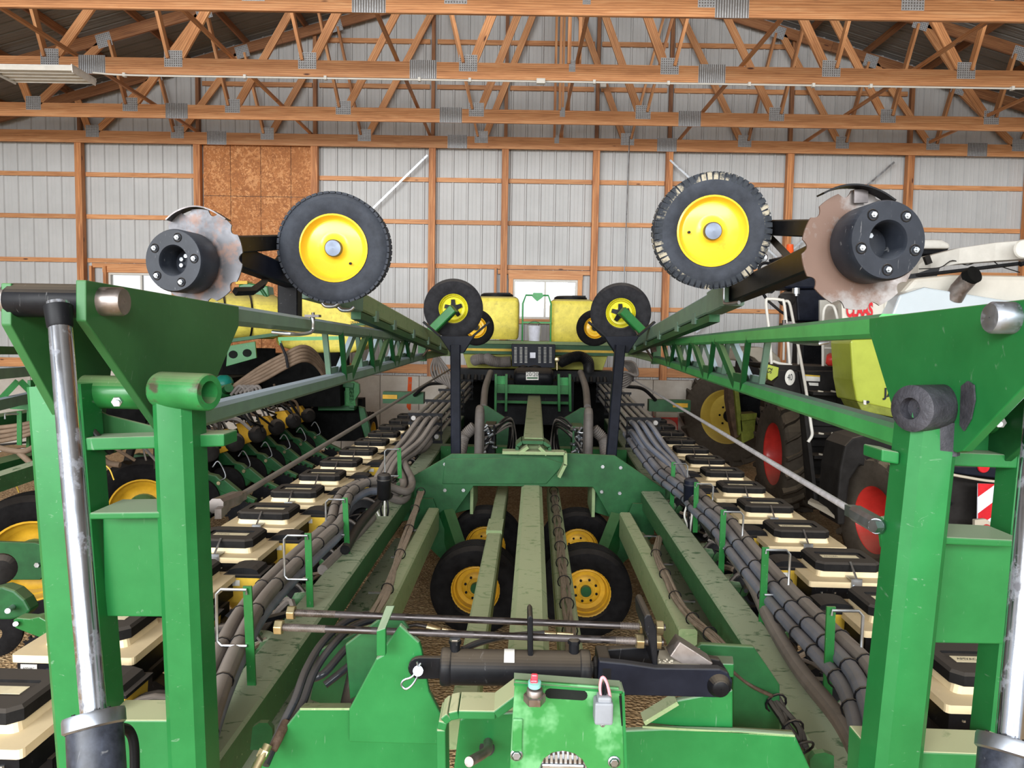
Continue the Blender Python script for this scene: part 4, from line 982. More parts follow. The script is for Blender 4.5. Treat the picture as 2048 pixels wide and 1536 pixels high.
# ducts
def duct(pts, r, mat='hose_dark', n=16, k=8, amp=.07):
    path = cr(pts, k); d2 = []
    for a, b in zip(path, path[1:]): d2 += [a, (a+b)/2]
    d2.append(path[-1])
    return ob('corrugated_duct', MB().tube(d2, r, n, rr=[r*(1+(amp if i % 2 else -amp)) for i in range(len(d2))]), mat, pl)
duct([P(1022, 723, 12.1), P(1000, 724, 12.1), P(985, 722, 12.1), P(972, 716, 12.2)], .085, 'hose'); duct([P(974, 718, 12.2), P(960, 718, 12.2), P(948, 721, 12.3)], .085, 'hose')
duct([P(1120, 725, 12.1), P(1140, 716, 12.0), P(1160, 713, 12.0), P(1175, 722, 12.0), P(1178, 740, 12.1)], .085, 'hose_dark', k=10)
# green rack below compressor
rk = MB()
for x in (992, 1013, 1117, 1139): rk.bar(P(x, 748, 11.4), P(x+(1 if x > 1071 else -1), 822, 11.4), .035, .15, up=(0, 1, 0))
rk.bar(P(990, 777, 11.42), P(1141, 780, 11.42), .06, .13); rk.bar(P(990, 803, 11.5), P(1141, 806, 11.5), .05, .04)
ob('compressor_rack', rk, 'green', pl)
ob('rack_plate', MB().prism([P(994, 752, 11.45), P(1012, 752, 11.45), P(1012, 775, 11.45), P(994, 775, 11.45)], (0, .02, 0)), 'green_bright', pl)
ob('rack_plate', MB().prism([P(1119, 755, 11.45), P(1137, 755, 11.45), P(1137, 778, 11.45), P(1119, 778, 11.45)], (0, .02, 0)), 'green_bright', pl)
ob('rear_panel', pbox(MB(), -1.30, 1.30, 12.95, 13.1, -2.1, -.80), 'void', pl)  # added black backdrop that darkens the gaps behind the rear
ob('rear_box', pbox(MB(), -.62, .62, 11.8, 12.3, -1.45, -.75), 'black', pl)
for s_ in (-1, 1):
    ob('rear_gusset', MB().prism([V(s_*.3, 9.9, -1.18), V(s_*.62, 9.9, -.98), V(s_*.74, 9.9, -.98), V(s_*.74, 9.9, -1.5), V(s_*.3, 9.9, -1.5)], DY*.04), 'green_dark', pl)
    ob('rear_cross_beam', pbox(MB(), s_*.12, s_*1.15, 9.2, 9.4, -1.62, -1.42), 'green', pl)
    ob('valve_block_plate', pbox(MB(), s_*.30, s_*.72, 8.2, 8.6, -1.52, -1.47), 'green_pale', pl)
    # standing hose loops seen edge on
    lp = [V(s_*.60, 8.35+.12*math.cos(a)-(.1), -1.17+.32*math.sin(a)) for a in [PI*i/12 for i in range(13)]]
    ob('hose_loop', MB().tube([V(s_*.60, 8.37, -1.45)]+lp+[V(s_*.60, 8.13, -1.45)], .048, 12), 'hose', pl)
    duct([V(s_*.66, 8.3, -1.05), V(s_*.78, 8.3, -1.18), V(s_*.80, 8.1, -1.33), V(s_*.92, 7.8, -1.45)], .062, 'hose', amp=.06)
    hose('rear_hose', [P(1071+s_*90, 745, 11.8), P(1071+s_*100, 775, 11), P(1071+s_*104, 815, 10)], .05, 'hose')
rd = random.Random(11)
for s_ in (-1, 1):
    for k in range(9):          # black hydraulic hose tangle
        x0_ = s_*(.20+.02*k); z_ = -1.05-.03*(k % 4)
        hose('hydraulic_hose', [V(x0_*1.0, 9.0, -1.48), V(s_*(.22+.01*k), 8.9, -1.2-.02*k), V(s_*(.26+.03*rd.random()), 8.7, z_+.05), V(s_*.42, 8.5, z_+.02-.05*rd.random()), V(s_*.56, 8.4, -1.06-.045*k)], .013, 'hose_dark' if k % 3 else 'hose', k=5, n=7)
    mb = MB()
    for k in range(14):
        p = V(s_*(.46+.1*rd.random()), 8.35+.1*rd.random(), -1.05-.03*k); d = Vector((rd.uniform(-1, 1), -.3, rd.uniform(-.6, .6))).normalized(); mb.cyl(p, p+d*.06, .016, 8); hexnut(mb, p, d, .022, .018)
    ob('hose_fittings', mb, 'zinc', pl, kind='stuff')
    ob('valve_block', pbox(MB(), s_*.44, s_*.56, 8.45, 8.8, -1.5, -1.05), 'green_dark' if s_ > 0 else 'black', pl)
    # outrigger ends of the rear tool bar
    ob('outrigger', pbox(MB(), s_*1.95, s_*2.65, 12.75, 12.95, -1.3, -1.1) if s_ > 0 else pbox(MB(), -2.6, -1.9, 12.75, 12.95, -1.25, -1.05), 'green_dark', pl)
    ob('outrigger_stripe', pbox(MB(), s_*2.35, s_*2.6, 12.735, 12.75, (-1.22 if s_ > 0 else -1.17), (-1.15 if s_ > 0 else -1.10)), 'yellow_old', pl)
    hose('outrigger_hose', [V(s_*1.5, 12.3, -.85), V(s_*1.8, 12.5, -.9), V(s_*2.05, 12.7, -1.1)], .03, 'hose_dark')
# a dim clutter of cables over the row units, both sides
rd = random.Random(21)
for side in (-1, 1):
    for y in [3.0+.38*i for i in range(24)]:
        for j in range(2):
            a = V(side*rd.uniform(1.28, 1.45), y, rd.uniform(-1.66, -1.54)); b = V(side*rd.uniform(1.4, 1.7), y+rd.uniform(-.3, .3), rd.uniform(-1.75, -1.6)); c = V(side*rd.uniform(1.45, 1.8), y+rd.uniform(-.3, .4), rd.uniform(-1.95, -1.75))
            hose('unit_hose', [a, b, c], rd.choice((.010, .014, .02)), rd.choice(('hose_dark', 'hose', 'black', 'cable')), k=4, n=6)
bk = empty('bucket', V(-.02, 12.42, -.135), 'pale bucket standing inside the green hoop between the yellow tanks', 'bucket')
ob('body', MB().lathe([(.001, 0), (.095, 0), (.115, .24), (.120, .25), (.112, .245), (.092, .01), (.001, .01)], V(-.02, 12.42, -.135), (0, 0, 1), 24), 'sign_white', bk)
ob('handle', MB().tube([V(-.02+.12*math.cos(a), 12.42, .09+.10*math.sin(a)) for a in [PI*i/10 for i in range(11)]], .004, 6), 'zinc', bk)
M['pink'] = dusty('pink_wire', L(200, 130, 138), .45)
M['green_near'] = dusty('near_green_paint', L(25, 100, 48), .40, L(165, 172, 150), .6, .09, 5, scratch=.22, coat=.12, side=.0)
M['green_top'] = dusty('scratched_green_paint', L(30, 98, 50), .38, L(190, 188, 150), .9, .10, 5, scratch=.3, coat=.1)
M['greasy_green'] = dusty('greasy_green_paint', L(36, 108, 54), .42, L(120, 110, 90), .5, .15, 8, patch=(L(62, 48, 42), 8, .55, .9), bmp=.3)
M['barrel'] = dusty('scuffed_black_barrel', L(46, 50, 60), .35, None, 0, .45, 26, scratch=.3)
M['dull_zinc'] = metal('dirty_zinc_pin', L(150, 142, 138), .5, patch=(L(90, 72, 64), 20, .5, .6))
M['zinc_bright'] = metal('bright_zinc', L(160, 166, 176), .38)
M['green_shade'] = dusty('plain_green_plate', L(44, 92, 50), .42, L(150, 150, 120), .5, .1, 4, scratch=.22)  # shaded copy of the green: shadow put into the base colour
M['zinc_dull2'] = metal('weathered_zinc_pin', L(160, 166, 176), .5, patch=(L(110, 110, 116), 26, .5, .5))
M['black_hole'] = dusty('dark_opening', L(8, 14, 10), .9)
M['hose_sheen'] = dusty('black_hose_sheen', L(38, 42, 48), .25, L(110, 100, 90), .3, .2, 9)
# ================================================================ NEAR END OF THE PLANTER
def flat(name, pts, Y, th, mat, Y2=None, bev=.004, label=None, par=pl):
    """plate standing across the planter, seen face on"""
    return ob(name, MB().prism([P(x, y, Y) for x, y in pts], (0, th, 0)), mat, par, bev=bev, label=label)
def vbar(name, a, b, w, d, mat, ch=.008, label=None):
    return barob(name, a, b, w, d, mat, pl, up=(0, 1, 0), ch=ch, label=label)
def Xat(px, py, X):                        # the point seen at a pixel on the upright plane x = X
    c = Vector(((px-CX)/F, (py-CY)/F, 1)); d = Vector((c.dot(Xc), c.dot(Yc), c.dot(Zc))); return d*(X/d.x)+Vector((0, 0, CZ))
# ---- left frame
Y0 = 2.05
vbar('frame_post', P(357, 758, Y0), P(394, 1640, Y0-.02), .105, .13, 'green_near', ch=.02, label='left wing frame, inner upright tube')
vbar('frame_post', P(128, 770, Y0+.05), P(196, 1640, Y0), .15, .13, 'green_near', ch=.018, label='left wing frame, outer upright tube')
def cross(name, x0, y0, x1, y1, Y, h, dep, mat='green_near', bev=.004):
    return ob(name, MB().prism([P(x0, y0, Y), P(x1, y1, Y), P(x1, y1, Y)-Vector((0, 0, h)), P(x0, y0, Y)-Vector((0, 0, h))], (0, dep, 0)), mat, pl, bev=bev)
cross('shelf_plate', 178, 1026, 340, 1024, Y0-.06, .018, .17)
cross('web_plate', 205, 1035, 345, 1036, Y0+.02, .285, .012, 'green_near')
cross('cross_bar', 150, 877, 448, 868, Y0+.0, .035, .10)
cross('lower_cross_bar', 205, 1441, 372, 1441, Y0-.05, .16, .12, 'green_top')
# big plates in the lengthwise direction
XA = -.945
def side_plate(name, pts, X, th, mat, label=None):
    return ob(name, MB().prism([Xat(x, y, X) for x, y in pts], (th, 0, 0)), mat, pl, bev=.003, label=label)
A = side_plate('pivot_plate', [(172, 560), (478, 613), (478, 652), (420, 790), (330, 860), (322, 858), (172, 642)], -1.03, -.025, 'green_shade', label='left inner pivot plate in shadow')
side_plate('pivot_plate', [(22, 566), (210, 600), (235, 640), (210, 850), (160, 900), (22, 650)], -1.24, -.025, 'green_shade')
pin = Xat(205, 603, -1.03)
ob('pivot_pin', MB().lathe([(.001, .055), (.032, .055), (.036, .048), (.036, .002), (.036, -.24)], pin, (1, 0, 0), 28), 'dull_zinc', pl, label='round steel pivot pin, left')
ob('rod_eye', MB().lathe([(.001, .10), (.036, .10), (.042, .09), (.042, -.09), (.036, -.10), (.001, -.10)], pin+Vector((-.13, -.0, .0)), (1, 0, 0), 28), 'black', pl)
def cylinder(pa, pb, pc, rr, rb, nm):
    """pa eye, pb gland, pc barrel foot"""
    pa, pb, pc = Vector(pa), Vector(pb), Vector(pc); d = (pb-pa).normalized()
    c = ob('hydraulic_rod', MB().cyl(pa, pb, rr, 28), 'chrome', pl, label='%s chrome cylinder rod' % nm)
    ob('gland_ring', MB().lathe([(rr+.002, -.008), (rb+.004, -.006), (rb+.006, 0), (rb+.006, .022), (rb+.001, .026)], pb, pc-pb, 40), 'zinc_bright', pl, label='bright gland ring')
    g = MB(); _, s_, u = frame(pc-pb)
    for k in range(4): a = k*PI/2+.6; q = pb+(s_*math.cos(a)+u*math.sin(a))*(rb-.008)-d*.0075; g.cyl(q, q-d*.002, .004, 8)
    ob('gland_holes', g, 'black', pl, kind='stuff')
    ob('cylinder_barrel', MB().cyl(pb+d*.02, pc, rb, 36), 'barrel', pl, label='%s black cylinder barrel' % nm)
    ob('rod_weld', MB().lathe([(rr*1.25, -.02), (rr*1.1, .03), (rr, .035)], pa+d*.03, pb-pa, 20), 'black', pl)
cylinder(P(116, 606, 1.79), P(188, 1432, 1.52), P(200, 1640, 1.44), .0255, .054, 'left')
ob('return_hose', MB().tube(cr([P(240, 1455, 1.6), P(258, 1462, 1.62), P(268, 1490, 1.62), P(270, 1560, 1.6)], 5), .011, 8), 'black_plastic', pl)
# sleeve on top of the inner post, cross tube and bolt
sl = P(368, 782, 2.0)
ob('sleeve', MB().lathe([(.030, .085), (.046, .085), (.050, .08), (.050, -.075), (.046, -.085), (.001, -.085)], sl, (1, -.35, 0), 32).lathe([(.001, .03), (.031, .03), (.031, .085)], sl, (1, -.35, 0), 24), 'greasy_green', pl, label='greasy sleeve on top of the left inner upright')
ob('cross_tube', MB().cyl(P(165, 783, 2.15), P(300, 786, 2.15), .048, 28), 'green', pl)
b = MB(); hexnut(b, P(236, 802, 2.07), (.25, -1, -.1), .014, .016); b.cyl(P(236, 802, 2.07), P(233, 806, 2.03), .008, 10)
ob('grease_bolt', b, 'zinc', pl)
flat('gusset', [(152, 800), (215, 830), (328, 858), (328, 880), (150, 900)], 2.2, .012, 'green_shade')
ob('shadow_hose', MB().tube(cr([P(168, 838, 2.12), P(185, 862, 2.1), P(205, 885, 2.1), P(222, 905, 2.12)], 4), .010, 8), 'hose_dark', pl)
# ---- right frame
Y1 = 1.85
vbar('frame_post', P(1858, 790, Y1), P(1766, 1650, Y1-.05), .115, .12, 'green_near', ch=.02, label='right wing frame, inner upright tube')
vbar('frame_post', P(2062, 900, Y1+.12), P(1985, 1650, Y1+.1), .12, .12, 'green_near', ch=.018, label='right wing frame, outer upright tube')
cross('shelf_plate', 1880, 1074, 2055, 1082, Y1-.05, .018, .15)
cross('web_plate', 1850, 1085, 2030, 1088, Y1+.03, .262, .012, 'green_near')
cross('cross_bar', 1764, 899, 1800, 905, Y1-.02, .030, .10); cross('cross_bar', 1900, 905, 2075, 912, Y1+.08, .035, .10)
cross('lower_cross_bar', 1740, 1500, 2060, 1512, Y1-.05, .16, .12, 'green_top')
XB = .98
side_plate('pivot_plate', [(1738, 636), (2060, 597), (2200, 580), (2200, 640), (2060, 760), (1925, 902), (1912, 905), (1800, 868), (1738, 664)], 1.05, .025, 'green_near', label='bright green right inner pivot plate')
side_plate('pivot_plate', [(1965, 640), (2200, 600), (2200, 760), (2000, 930), (1975, 900)], 1.27, .02, 'green_dark')
pin = Xat(2026, 636, 1.05)
ob('pivot_pin', MB().lathe([(.001, .05), (.030, .05), (.034, .044), (.034, .002), (.034, -.26)], pin, (-1, 0, 0), 28), 'zinc_dull2', pl, label='round grey pivot pin, right')
sl = P(1866, 815, 1.82)
ob('sleeve', MB().lathe([(.026, .085), (.044, .085), (.056, .078), (.056, -.075), (.05, -.09), (.001, -.09)], sl, (-1, -.5, 0), 32).lathe([(.001, .055), (.027, .055), (.027, .085)], sl, (-1, -.5, 0), 24), 'grease', pl, label='black greased sleeve on top of the right inner upright')
ob('grease_smear', MB().bar(P(1872, 840, Y1-.005), P(1868, 905, Y1-.005), .080, .122, up=(0, 1, 0), ch=.02), 'grease', pl, label='caked black grease below the sleeve')
ob('grease_smear', MB().prism([Xat(x, y, 1.048) for x, y in ((1925, 772), (1938, 762), (1950, 770), (1952, 800), (1944, 838), (1930, 862), (1922, 850))], (-.004, 0, 0)), 'grease', pl)
ob('cross_tube', MB().cyl(P(1900, 822, 2.0), P(2080, 836, 2.0), .052, 28), 'green', pl)
b = MB(); hexnut(b, P(1996, 843, 1.94), (-.15, -1, -.1), .014, .016); b.cyl(P(1996, 843, 1.94), P(1999, 848, 1.9), .008, 10)
ob('grease_bolt', b, 'zinc', pl)
flat('gusset', [(1930, 870), (2060, 850), (2100, 900), (2040, 935), (1920, 905)], 2.0, .012, 'green_near')
cylinder(P(2090, 640, 1.74), P(2018, 1484, 1.5), P(2005, 1650, 1.44), .0255, .054, 'right')
# forks of the tension rods
ob('rod_fork', MB().bar(P(1700, 1020, 2.08), P(1715, 1027, 2.02), .03, .03).bar(P(1712, 1026, 2.03), P(1760, 1053, 1.9), .04, .042, ch=.01), 'zinc_bright', pl, label='shiny rod fork on the right upright')
b = MB(); b.cyl(P(1752, 1052, 1.86), P(1775, 1056, 1.93), .019, 20); hexnut(b, P(1745, 1053, 1.85), (1, .3, 0), .017, .02)
ob('fork_pin', b, 'zinc_bright', pl)
flat('fork_lug', [(1766, 1036), (1778, 1034), (1790, 1060), (1785, 1100), (1766, 1098), (1762, 1066)], 1.88, .02, 'green_near')
ob('rod_fork', MB().bar(P(486, 990, 2.6), P(470, 998, 2.5), .028, .028).bar(P(472, 996, 2.5), P(432, 1012, 2.3), .045, .045, ch=.01).bar(P(455, 1010, 2.4), P(436, 1028, 2.25), .02, .03), 'dull_zinc', pl)
# ---- cross structure in the middle
YC = 2.0
flat('front_plate', [(470, 1580), (600, 1418), (700, 1418), (880, 1430), (900, 1600), (470, 1640)], YC+.02, .02, 'green_near', label='left front cross plate')
ob('front_flange', MB().prism([P(600, 1416, YC+.0), P(700, 1416, YC), P(703, 1406, YC+.09), P(610, 1406, YC+.09)], (0, 0, -.006)), 'green_pale', pl)
flat('cylinder_bracket', [(698, 1485), (698, 1419), (752, 1318), (766, 1310), (772, 1290), (800, 1250), (838, 1285), (843, 1300), (858, 1384), (881, 1428), (877, 1490)], YC-.005, .022, 'green_near', label='left bracket carrying the black cylinder')
ob('rod_tab', MB().prism([P(753, 1262, YC-.06), P(771, 1256, YC-.06), P(771, 1312, YC-.06), P(753, 1312, YC-.06)], (0, .02, 0)).prism([P(753, 1262, YC-.06), P(771, 1256, YC-.06), P(789, 1212, YC+.04), P(772, 1212, YC+.04)], (.0, .015, -.004)), 'green_near', pl, bev=.002)
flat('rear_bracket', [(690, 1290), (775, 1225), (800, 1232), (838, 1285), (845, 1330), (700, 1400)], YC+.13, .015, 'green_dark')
# bent strap bracket and hitch pin
mb = MB(); path = [P(888, 1640, 1.85), P(886, 1440, 1.85), P(890, 1424, 1.85), P(902, 1414, 1.85), P(920, 1410, 1.85), P(992, 1411, 1.85), P(1040, 1375, 1.85)]
for a, b_ in zip(path, path[1:]): mb.bar(a, b_, .10, .022, up=(0, 0, 1) if abs((b_-a).z) < .1 else (1, 0, 0))
ob('bent_strap', mb, 'green_top', pl, label='bent green strap bracket', bev=.003)
flat('pin_plate', [(905, 1560), (920, 1440), (940, 1430), (1030, 1425), (1030, 1640), (905, 1640)], 1.98, .015, 'green_near')
ob('pin_hole', MB().cyl(P(974, 1496, 1.975), P(974, 1496, 1.98), .021, 20), 'black', pl)
ob('hitch_pin', MB().tube(cr([P(976, 1484, 1.98), P(976, 1498, 1.93), P(966, 1508, 1.88), P(938, 1524, 1.8)], 5), .0125, 14), 'dull_zinc', pl, label='bent steel hitch pin')
# right hand plates
flat('front_plate', [(1240, 1462), (1330, 1458), (1478, 1462), (1590, 1470), (1640, 1580), (1640, 1660), (1240, 1660)], YC, .02, 'green_near', label='right front cross plate')
ob('front_flange', MB().prism([P(1285, 1452, YC+.0), P(1590, 1470, YC), P(1583, 1460, YC+.08), P(1290, 1444, YC+.08)], (0, 0, -.006)), 'green_pale', pl)
flat('arm_bracket', [(1290, 1440), (1350, 1402), (1466, 1380), (1466, 1464), (1290, 1446)], YC+.03, .02, 'green_near', label='right bracket under the black arm')
ob('bracket_edge', MB().bar(P(1286, 1438, YC+.02), P(1352, 1398, YC+.02), .05, .012), 'green_pale', pl)
flat('rear_plate', [(1388, 1300), (1402, 1288), (1508, 1294), (1560, 1370), (1560, 1470), (1466, 1470), (1466, 1340), (1400, 1340)], YC+.3, .02, 'green_dark')
ob('rear_tab', MB().prism([P(1408, 1326, YC+.1), P(1468, 1328, YC+.1), P(1466, 1312, YC+.2), P(1412, 1310, YC+.2)], (0, 0, -.04)), 'green_near', pl, bev=.003)
# main black cylinder
c0, c1 = P(884, 1333, YC-.0), P(1180, 1338, YC-.0)
cyl = ob('cross_cylinder', MB().cyl(c0, c1, .0475, 36), 'black', pl, label='black hydraulic cylinder lying across the front')
for q_ in (c1-Vector((.03, 0, 0)), c0-Vector((.002, 0, 0))): ob('cylinder_cap', MB().lathe([(.047, 0), (.051, .004), (.051, .026), (.047, .03)], q_, (1, 0, 0), 36), 'black', cyl)
mb = MB()
for sy in (-.028, .028):
    e = []
    for k in range(9): a = PI/2+PI*k/8; e.append(P(838, 1337, YC+sy)+Vector((.030*math.cos(a), 0, .030*math.sin(a))))
    e += [P(884, 1358, YC+sy), P(884, 1316, YC+sy)]
    mb.prism(e, (0, .016, 0))
ob('clevis', mb, 'black', cyl, bev=.002)
ob('clevis_pin', MB().cyl(P(836, 1342, YC-.075), P(836, 1342, YC+.06), .0135, 20), 'zinc_bright', cyl)
ob('hair_pin', MB().tube(cr([P(834, 1324, YC-.068), P(838, 1345, YC-.068), P(826, 1368, YC-.068), P(812, 1378, YC-.068), P(803, 1370, YC-.068), P(808, 1360, YC-.068), P(826, 1352, YC-.068), P(842, 1326, YC-.068)], 4), .003, 6), 'zinc_bright', cyl)
for x in (910, 1148): ob('port', MB().cyl(P(x, 1305, YC), P(x, 1284, YC), .014, 14).lathe([(.017, 0), (.017, .01), (.012, .014), (.001, .014)], P(x, 1287, YC), (0, 0, 1), 6), 'black', cyl)
ob('port_plug', hexnut(MB(), P(910, 1285, YC), (0, 0, 1), .015, .012), 'zinc', cyl)
ob('cylinder_sticker', MB().lathe([(.0480, 0), (.0480, .032)], P(1008, 1334, YC), (1, 0, 0), 60), 'black', cyl)
st = MB(); d_, s_, u_ = frame((1, 0, 0)); vs = []; cc = P(1008, 1334, YC)
for i in range(9):
    a = math.radians(38+8*i); q = Vector((0, -math.cos(a), math.sin(a)))*.0484; vs += [cc+q, cc+q+Vector((.028, 0, 0))]
st.add(vs, [(2*i, 2*i+1, 2*i+3, 2*i+2) for i in range(8)])
ob('cylinder_sticker_print', st, 'tape', cyl)
bpy.data.objects.remove(bpy.data.objects['cylinder_sticker']); bpy.data.objects['cylinder_sticker_print'].name = 'cylinder_sticker'
ob('piston_rod', MB().cyl(P(1180, 1338, YC), P(1200, 1338, YC), .022, 24).lathe([(.030, 0), (.036, .006), (.030, .012)], P(1186, 1338, YC), (1, 0, 0), 20), 'black_plastic', pl)
# collar plate and threaded rods
flat('rod_collar', [(1055, 1236), (1060, 1230), (1066, 1236), (1067, 1372), (1056, 1372)], YC-.02, .09, 'black')
rA0, rA1 = P(578, 1225, YC+.12), P(1330, 1255, YC+.12)
rB0, rB1 = P(553, 1254, YC+.01), P(1326, 1284, YC+.01)
for i, (a, b_) in enumerate(((rA0, rA1), (rB0, rB1))):
    r_ = ob('threaded_rod', MB().cyl(a, b_, .0098, 16), 'steel', pl, label='dark threaded rod, %s' % ('back' if i == 0 else 'front'))
    th = MB(); d = (b_-a).normalized(); Ln = (b_-a).length
    for t0, nn_ in ((.02, 34), (Ln-.13, 34)):
        for k in range(nn_): th.lathe([(.0098, 0), (.0108, .0015), (.0098, .003)], a+d*(t0+k*.0034), d, 12)
    ob('rod_thread', th, 'dull_zinc', r_, kind='stuff')
    nu = [a-d*.004, b_-d*.075, b_-d*.028]
    for q in nu: ob('rod_nut', hexnut(MB(), q, d, .021, .022, ph=.3), 'brass', r_, bev=.002)
flat('end_plate', [(1288, 1236), (1294, 1228), (1302, 1230), (1314, 1262), (1316, 1334), (1306, 1334), (1300, 1290), (1290, 1262)], YC-.03, .16, 'black')
# black arm with forged head
ob('black_arm', MB().prism([P(x, y, YC-.05) for x, y in [(1198, 1322), (1250, 1327), (1312, 1336), (1440, 1338), (1456, 1346), (1465, 1362), (1463, 1382), (1450, 1394), (1440, 1396), (1206, 1390), (1196, 1360)]], (0, .028, 0)), 'navy', pl, bev=.004, label='broad black arm plate with a pin head')
ob('black_arm', MB().prism([P(x, y, YC+.08) for x, y in [(1200, 1300), (1290, 1294), (1440, 1320), (1460, 1350), (1440, 1386), (1206, 1380)]], (0, .028, 0)), 'black', pl, bev=.004)
ob('arm_end', MB().box(P(1207, 1340, YC+.02), (.035, .14, .085)), 'black', pl, bev=.006)
ob('arm_bridge', MB().prism([P(1312, 1334, YC-.03), P(1400, 1338, YC-.03), P(1400, 1296, YC+.11), P(1320, 1292, YC+.11)], (0, 0, -.012)), 'beige', pl)
ob('arm_stop', MB().bar(P(1368, 1325, YC+.03), P(1388, 1296, YC+.03), .06, .11), 'dull_zinc', pl, bev=.003)
ph = ob('pin_head', MB().lathe([(.001, .022), (.020, .022), (.024, .018), (.030, .006), (.032, 0)], P(1438, 1371, YC-.05), (0, -1, 0), 24), 'black', pl)
rd = random.Random(5); mb = MB()
for k in range(26):
    q = P(rd.uniform(1318, 1345), rd.uniform(1318, 1334), YC-.0); mb.ball(q, rd.uniform(.002, .005), 6)
ob('loose_kernels', mb, 'beige', pl, kind='stuff')
# small green control plate nearest the camera
YG = 1.6
gp_ = [(1030, 1361), (1238, 1376), (1250, 1440), (1254, 1620), (1178, 1620)]
arc = [(1177-0, 1560), (1176, 1540), (1165, 1520), (1148, 1507), (1126, 1502), (1104, 1506), (1088, 1518), (1078, 1538), (1076, 1560)]
gp_ = [(1030, 1361), (1238, 1376), (1246, 1440), (1254, 1620), (1180, 1620)]+arc+[(1074, 1620), (1016, 1620), (1024, 1450)]
cp_ = ob('control_plate', MB().prism([P(x, y, YG) for x, y in gp_], (0, .008, 0)), 'green_plate', pl, bev=.002, label='mottled pale green plate with red knob and grey plug')
ob('plate_frame', MB().bar(P(1028, 1358, YG+.02), P(1242, 1374, YG+.02), .05, .006).bar(P(1243, 1374, YG+.02), P(1252, 1620, YG+.02), .05, .006, up=(1, 0, 0)), 'green_near', cp_)
sl_ = []
for cx_, a0 in ((1165, -PI/2), (1100, PI/2)):
    for k in range(7): a = a0+PI*k/6; sl_.append((cx_+10*math.cos(a), (1391 if cx_ > 1130 else 1387)+10*math.sin(a)))
ob('slot', MB().prism([P(x, y, YG-.0008) for x, y in sl_], (0, .0006, 0)), 'black_hole', cp_)
ob('slot_edge', MB().prism([P(x, y, YG-.0006) for x, y in [(1238, 1392), (1246, 1392), (1248, 1452), (1243, 1452)]], (0, .0004, 0)), 'black_hole', cp_)
kb = ob('valve_body', MB().lathe([(.024, 0), (.024, .016), (.020, .018)], P(1069, 1402, YG-.03), (0, -.15, 1), 6, smooth=False).lathe([(.018, .018), (.017, .03), (.015, .032), (.001, .032)], P(1069, 1402, YG-.03), (0, -.15, 1), 20), 'dull_zinc', cp_)
ob('teal_ring', MB().lathe([(.014, .0), (.014, .010), (.001, .012)], P(1069, 1372, YG-.035), (0, -.15, 1), 20), dusty('teal_plastic', L(120, 180, 170), .5), cp_)
ob('red_knob', MB().box(P(1068, 1366, YG-.036), (.016, .014, .018)).box(P(1069, 1354, YG-.036), (.014, .010, .014)), dusty('red_plastic', L(226, 60, 76), .35, coat=.3), cp_, bev=.003, label='red knob')
ob('grey_plug', MB().box(P(1206, 1420, YG-.02), (.040, .04, .050)).box(P(1208, 1398, YG-.02), (.030, .032, .022)).box(P(1205, 1437, YG-.018), (.032, .03, .012)), dusty('grey_connector_plastic', L(120, 124, 130), .5), cp_, bev=.005, label='grey electrical plug with pink wires')
for pts, mt in ((((1204, 1398), (1200, 1375), (1204, 1355), (1212, 1362), (1220, 1392), (1216, 1402)), 'pink'), (((1206, 1398), (1204, 1380), (1208, 1365), (1211, 1380), (1208, 1398)), 'black')):
    ob('plug_wire', MB().tube(cr([P(x, y, YG-.022) for x, y in pts], 4), .0035, 8), mt, cp_)
for x, y, r in ((1033, 1509, .012), (1228, 1523, .012)):
    ob('plate_bolt', MB().lathe([(r*1.15, 0), (r*1.15, .003), (r*.9, .005)], P(x, y, YG), (0, -1, 0), 20), 'zinc_bright', cp_)
    ob('bolt_head', hexnut(MB(), P(x, y, YG-.004), (0, -1, 0), r*.8, .008), 'zinc_bright', cp_, bev=.001)
ob('small_screw', MB().lathe([(.006, 0), (.005, .003), (.001, .004)], P(1205, 1449, YG), (0, -1, 0), 12), 'zinc_bright', cp_)
ob('raised_rib', MB().box(P(1035, 1470, YG-.003), (.022, .006, .075)), 'green_plate', cp_, bev=.003)
mt_ = MB()
for k in range(10): mt_.bar(P(1084+9.4*k, 1505+abs(k-4.5)*1.2, YG+.03), P(1084+9.4*k, 1570, YG+.03), .0055, .012, up=(0, 1, 0))
ob('finned_motor', mt_.cyl(P(1126, 1560, YG+.05), P(1126, 1560, YG+.12), .06, 24), 'zinc', pl, kind=None)
mt2 = ob('motor_cap', MB().prism([P(1082, 1528, YG+.02), P(1170, 1530, YG+.02), P(1172, 1600, YG+.02), P(1080, 1600, YG+.02)], (0, .02, 0)), 'zinc', pl, bev=.004)
# hoses near the front
HB = [[(735, 1228, 2.6), (690, 1245, 2.5), (645, 1285, 2.35), (612, 1340, 2.2), (590, 1400, 2.1), (568, 1445, 2.05), (530, 1530, 1.95)],
      [(760, 1235, 2.6), (705, 1255, 2.5), (662, 1295, 2.35), (628, 1345, 2.25), (604, 1410, 2.15), (585, 1440, 2.1)],
      [(790, 1240, 2.7), (735, 1262, 2.5), (690, 1300, 2.4), (650, 1345, 2.3), (618, 1360, 2.3)],
      [(770, 1262, 2.7), (740, 1290, 2.5), (700, 1330, 2.4), (650, 1370, 2.35)]]
for i, h_ in enumerate(HB): hose('hydraulic_hose', [P(*q) for q in h_], .0125, 'hose_sheen', label='black hydraulic hose bending down' if i == 0 else None)
hose('hose_end', [P(572, 1445, 2.04), P(560, 1470, 2.0), P(545, 1500, 1.97)], .013, 'rust')
ob('hose_ferrule', MB().cyl(P(536, 1490, 1.95), P(508, 1545, 1.9), .012, 12).cyl(P(530, 1500, 1.94), P(522, 1516, 1.93), .015, 6), 'brass', pl)
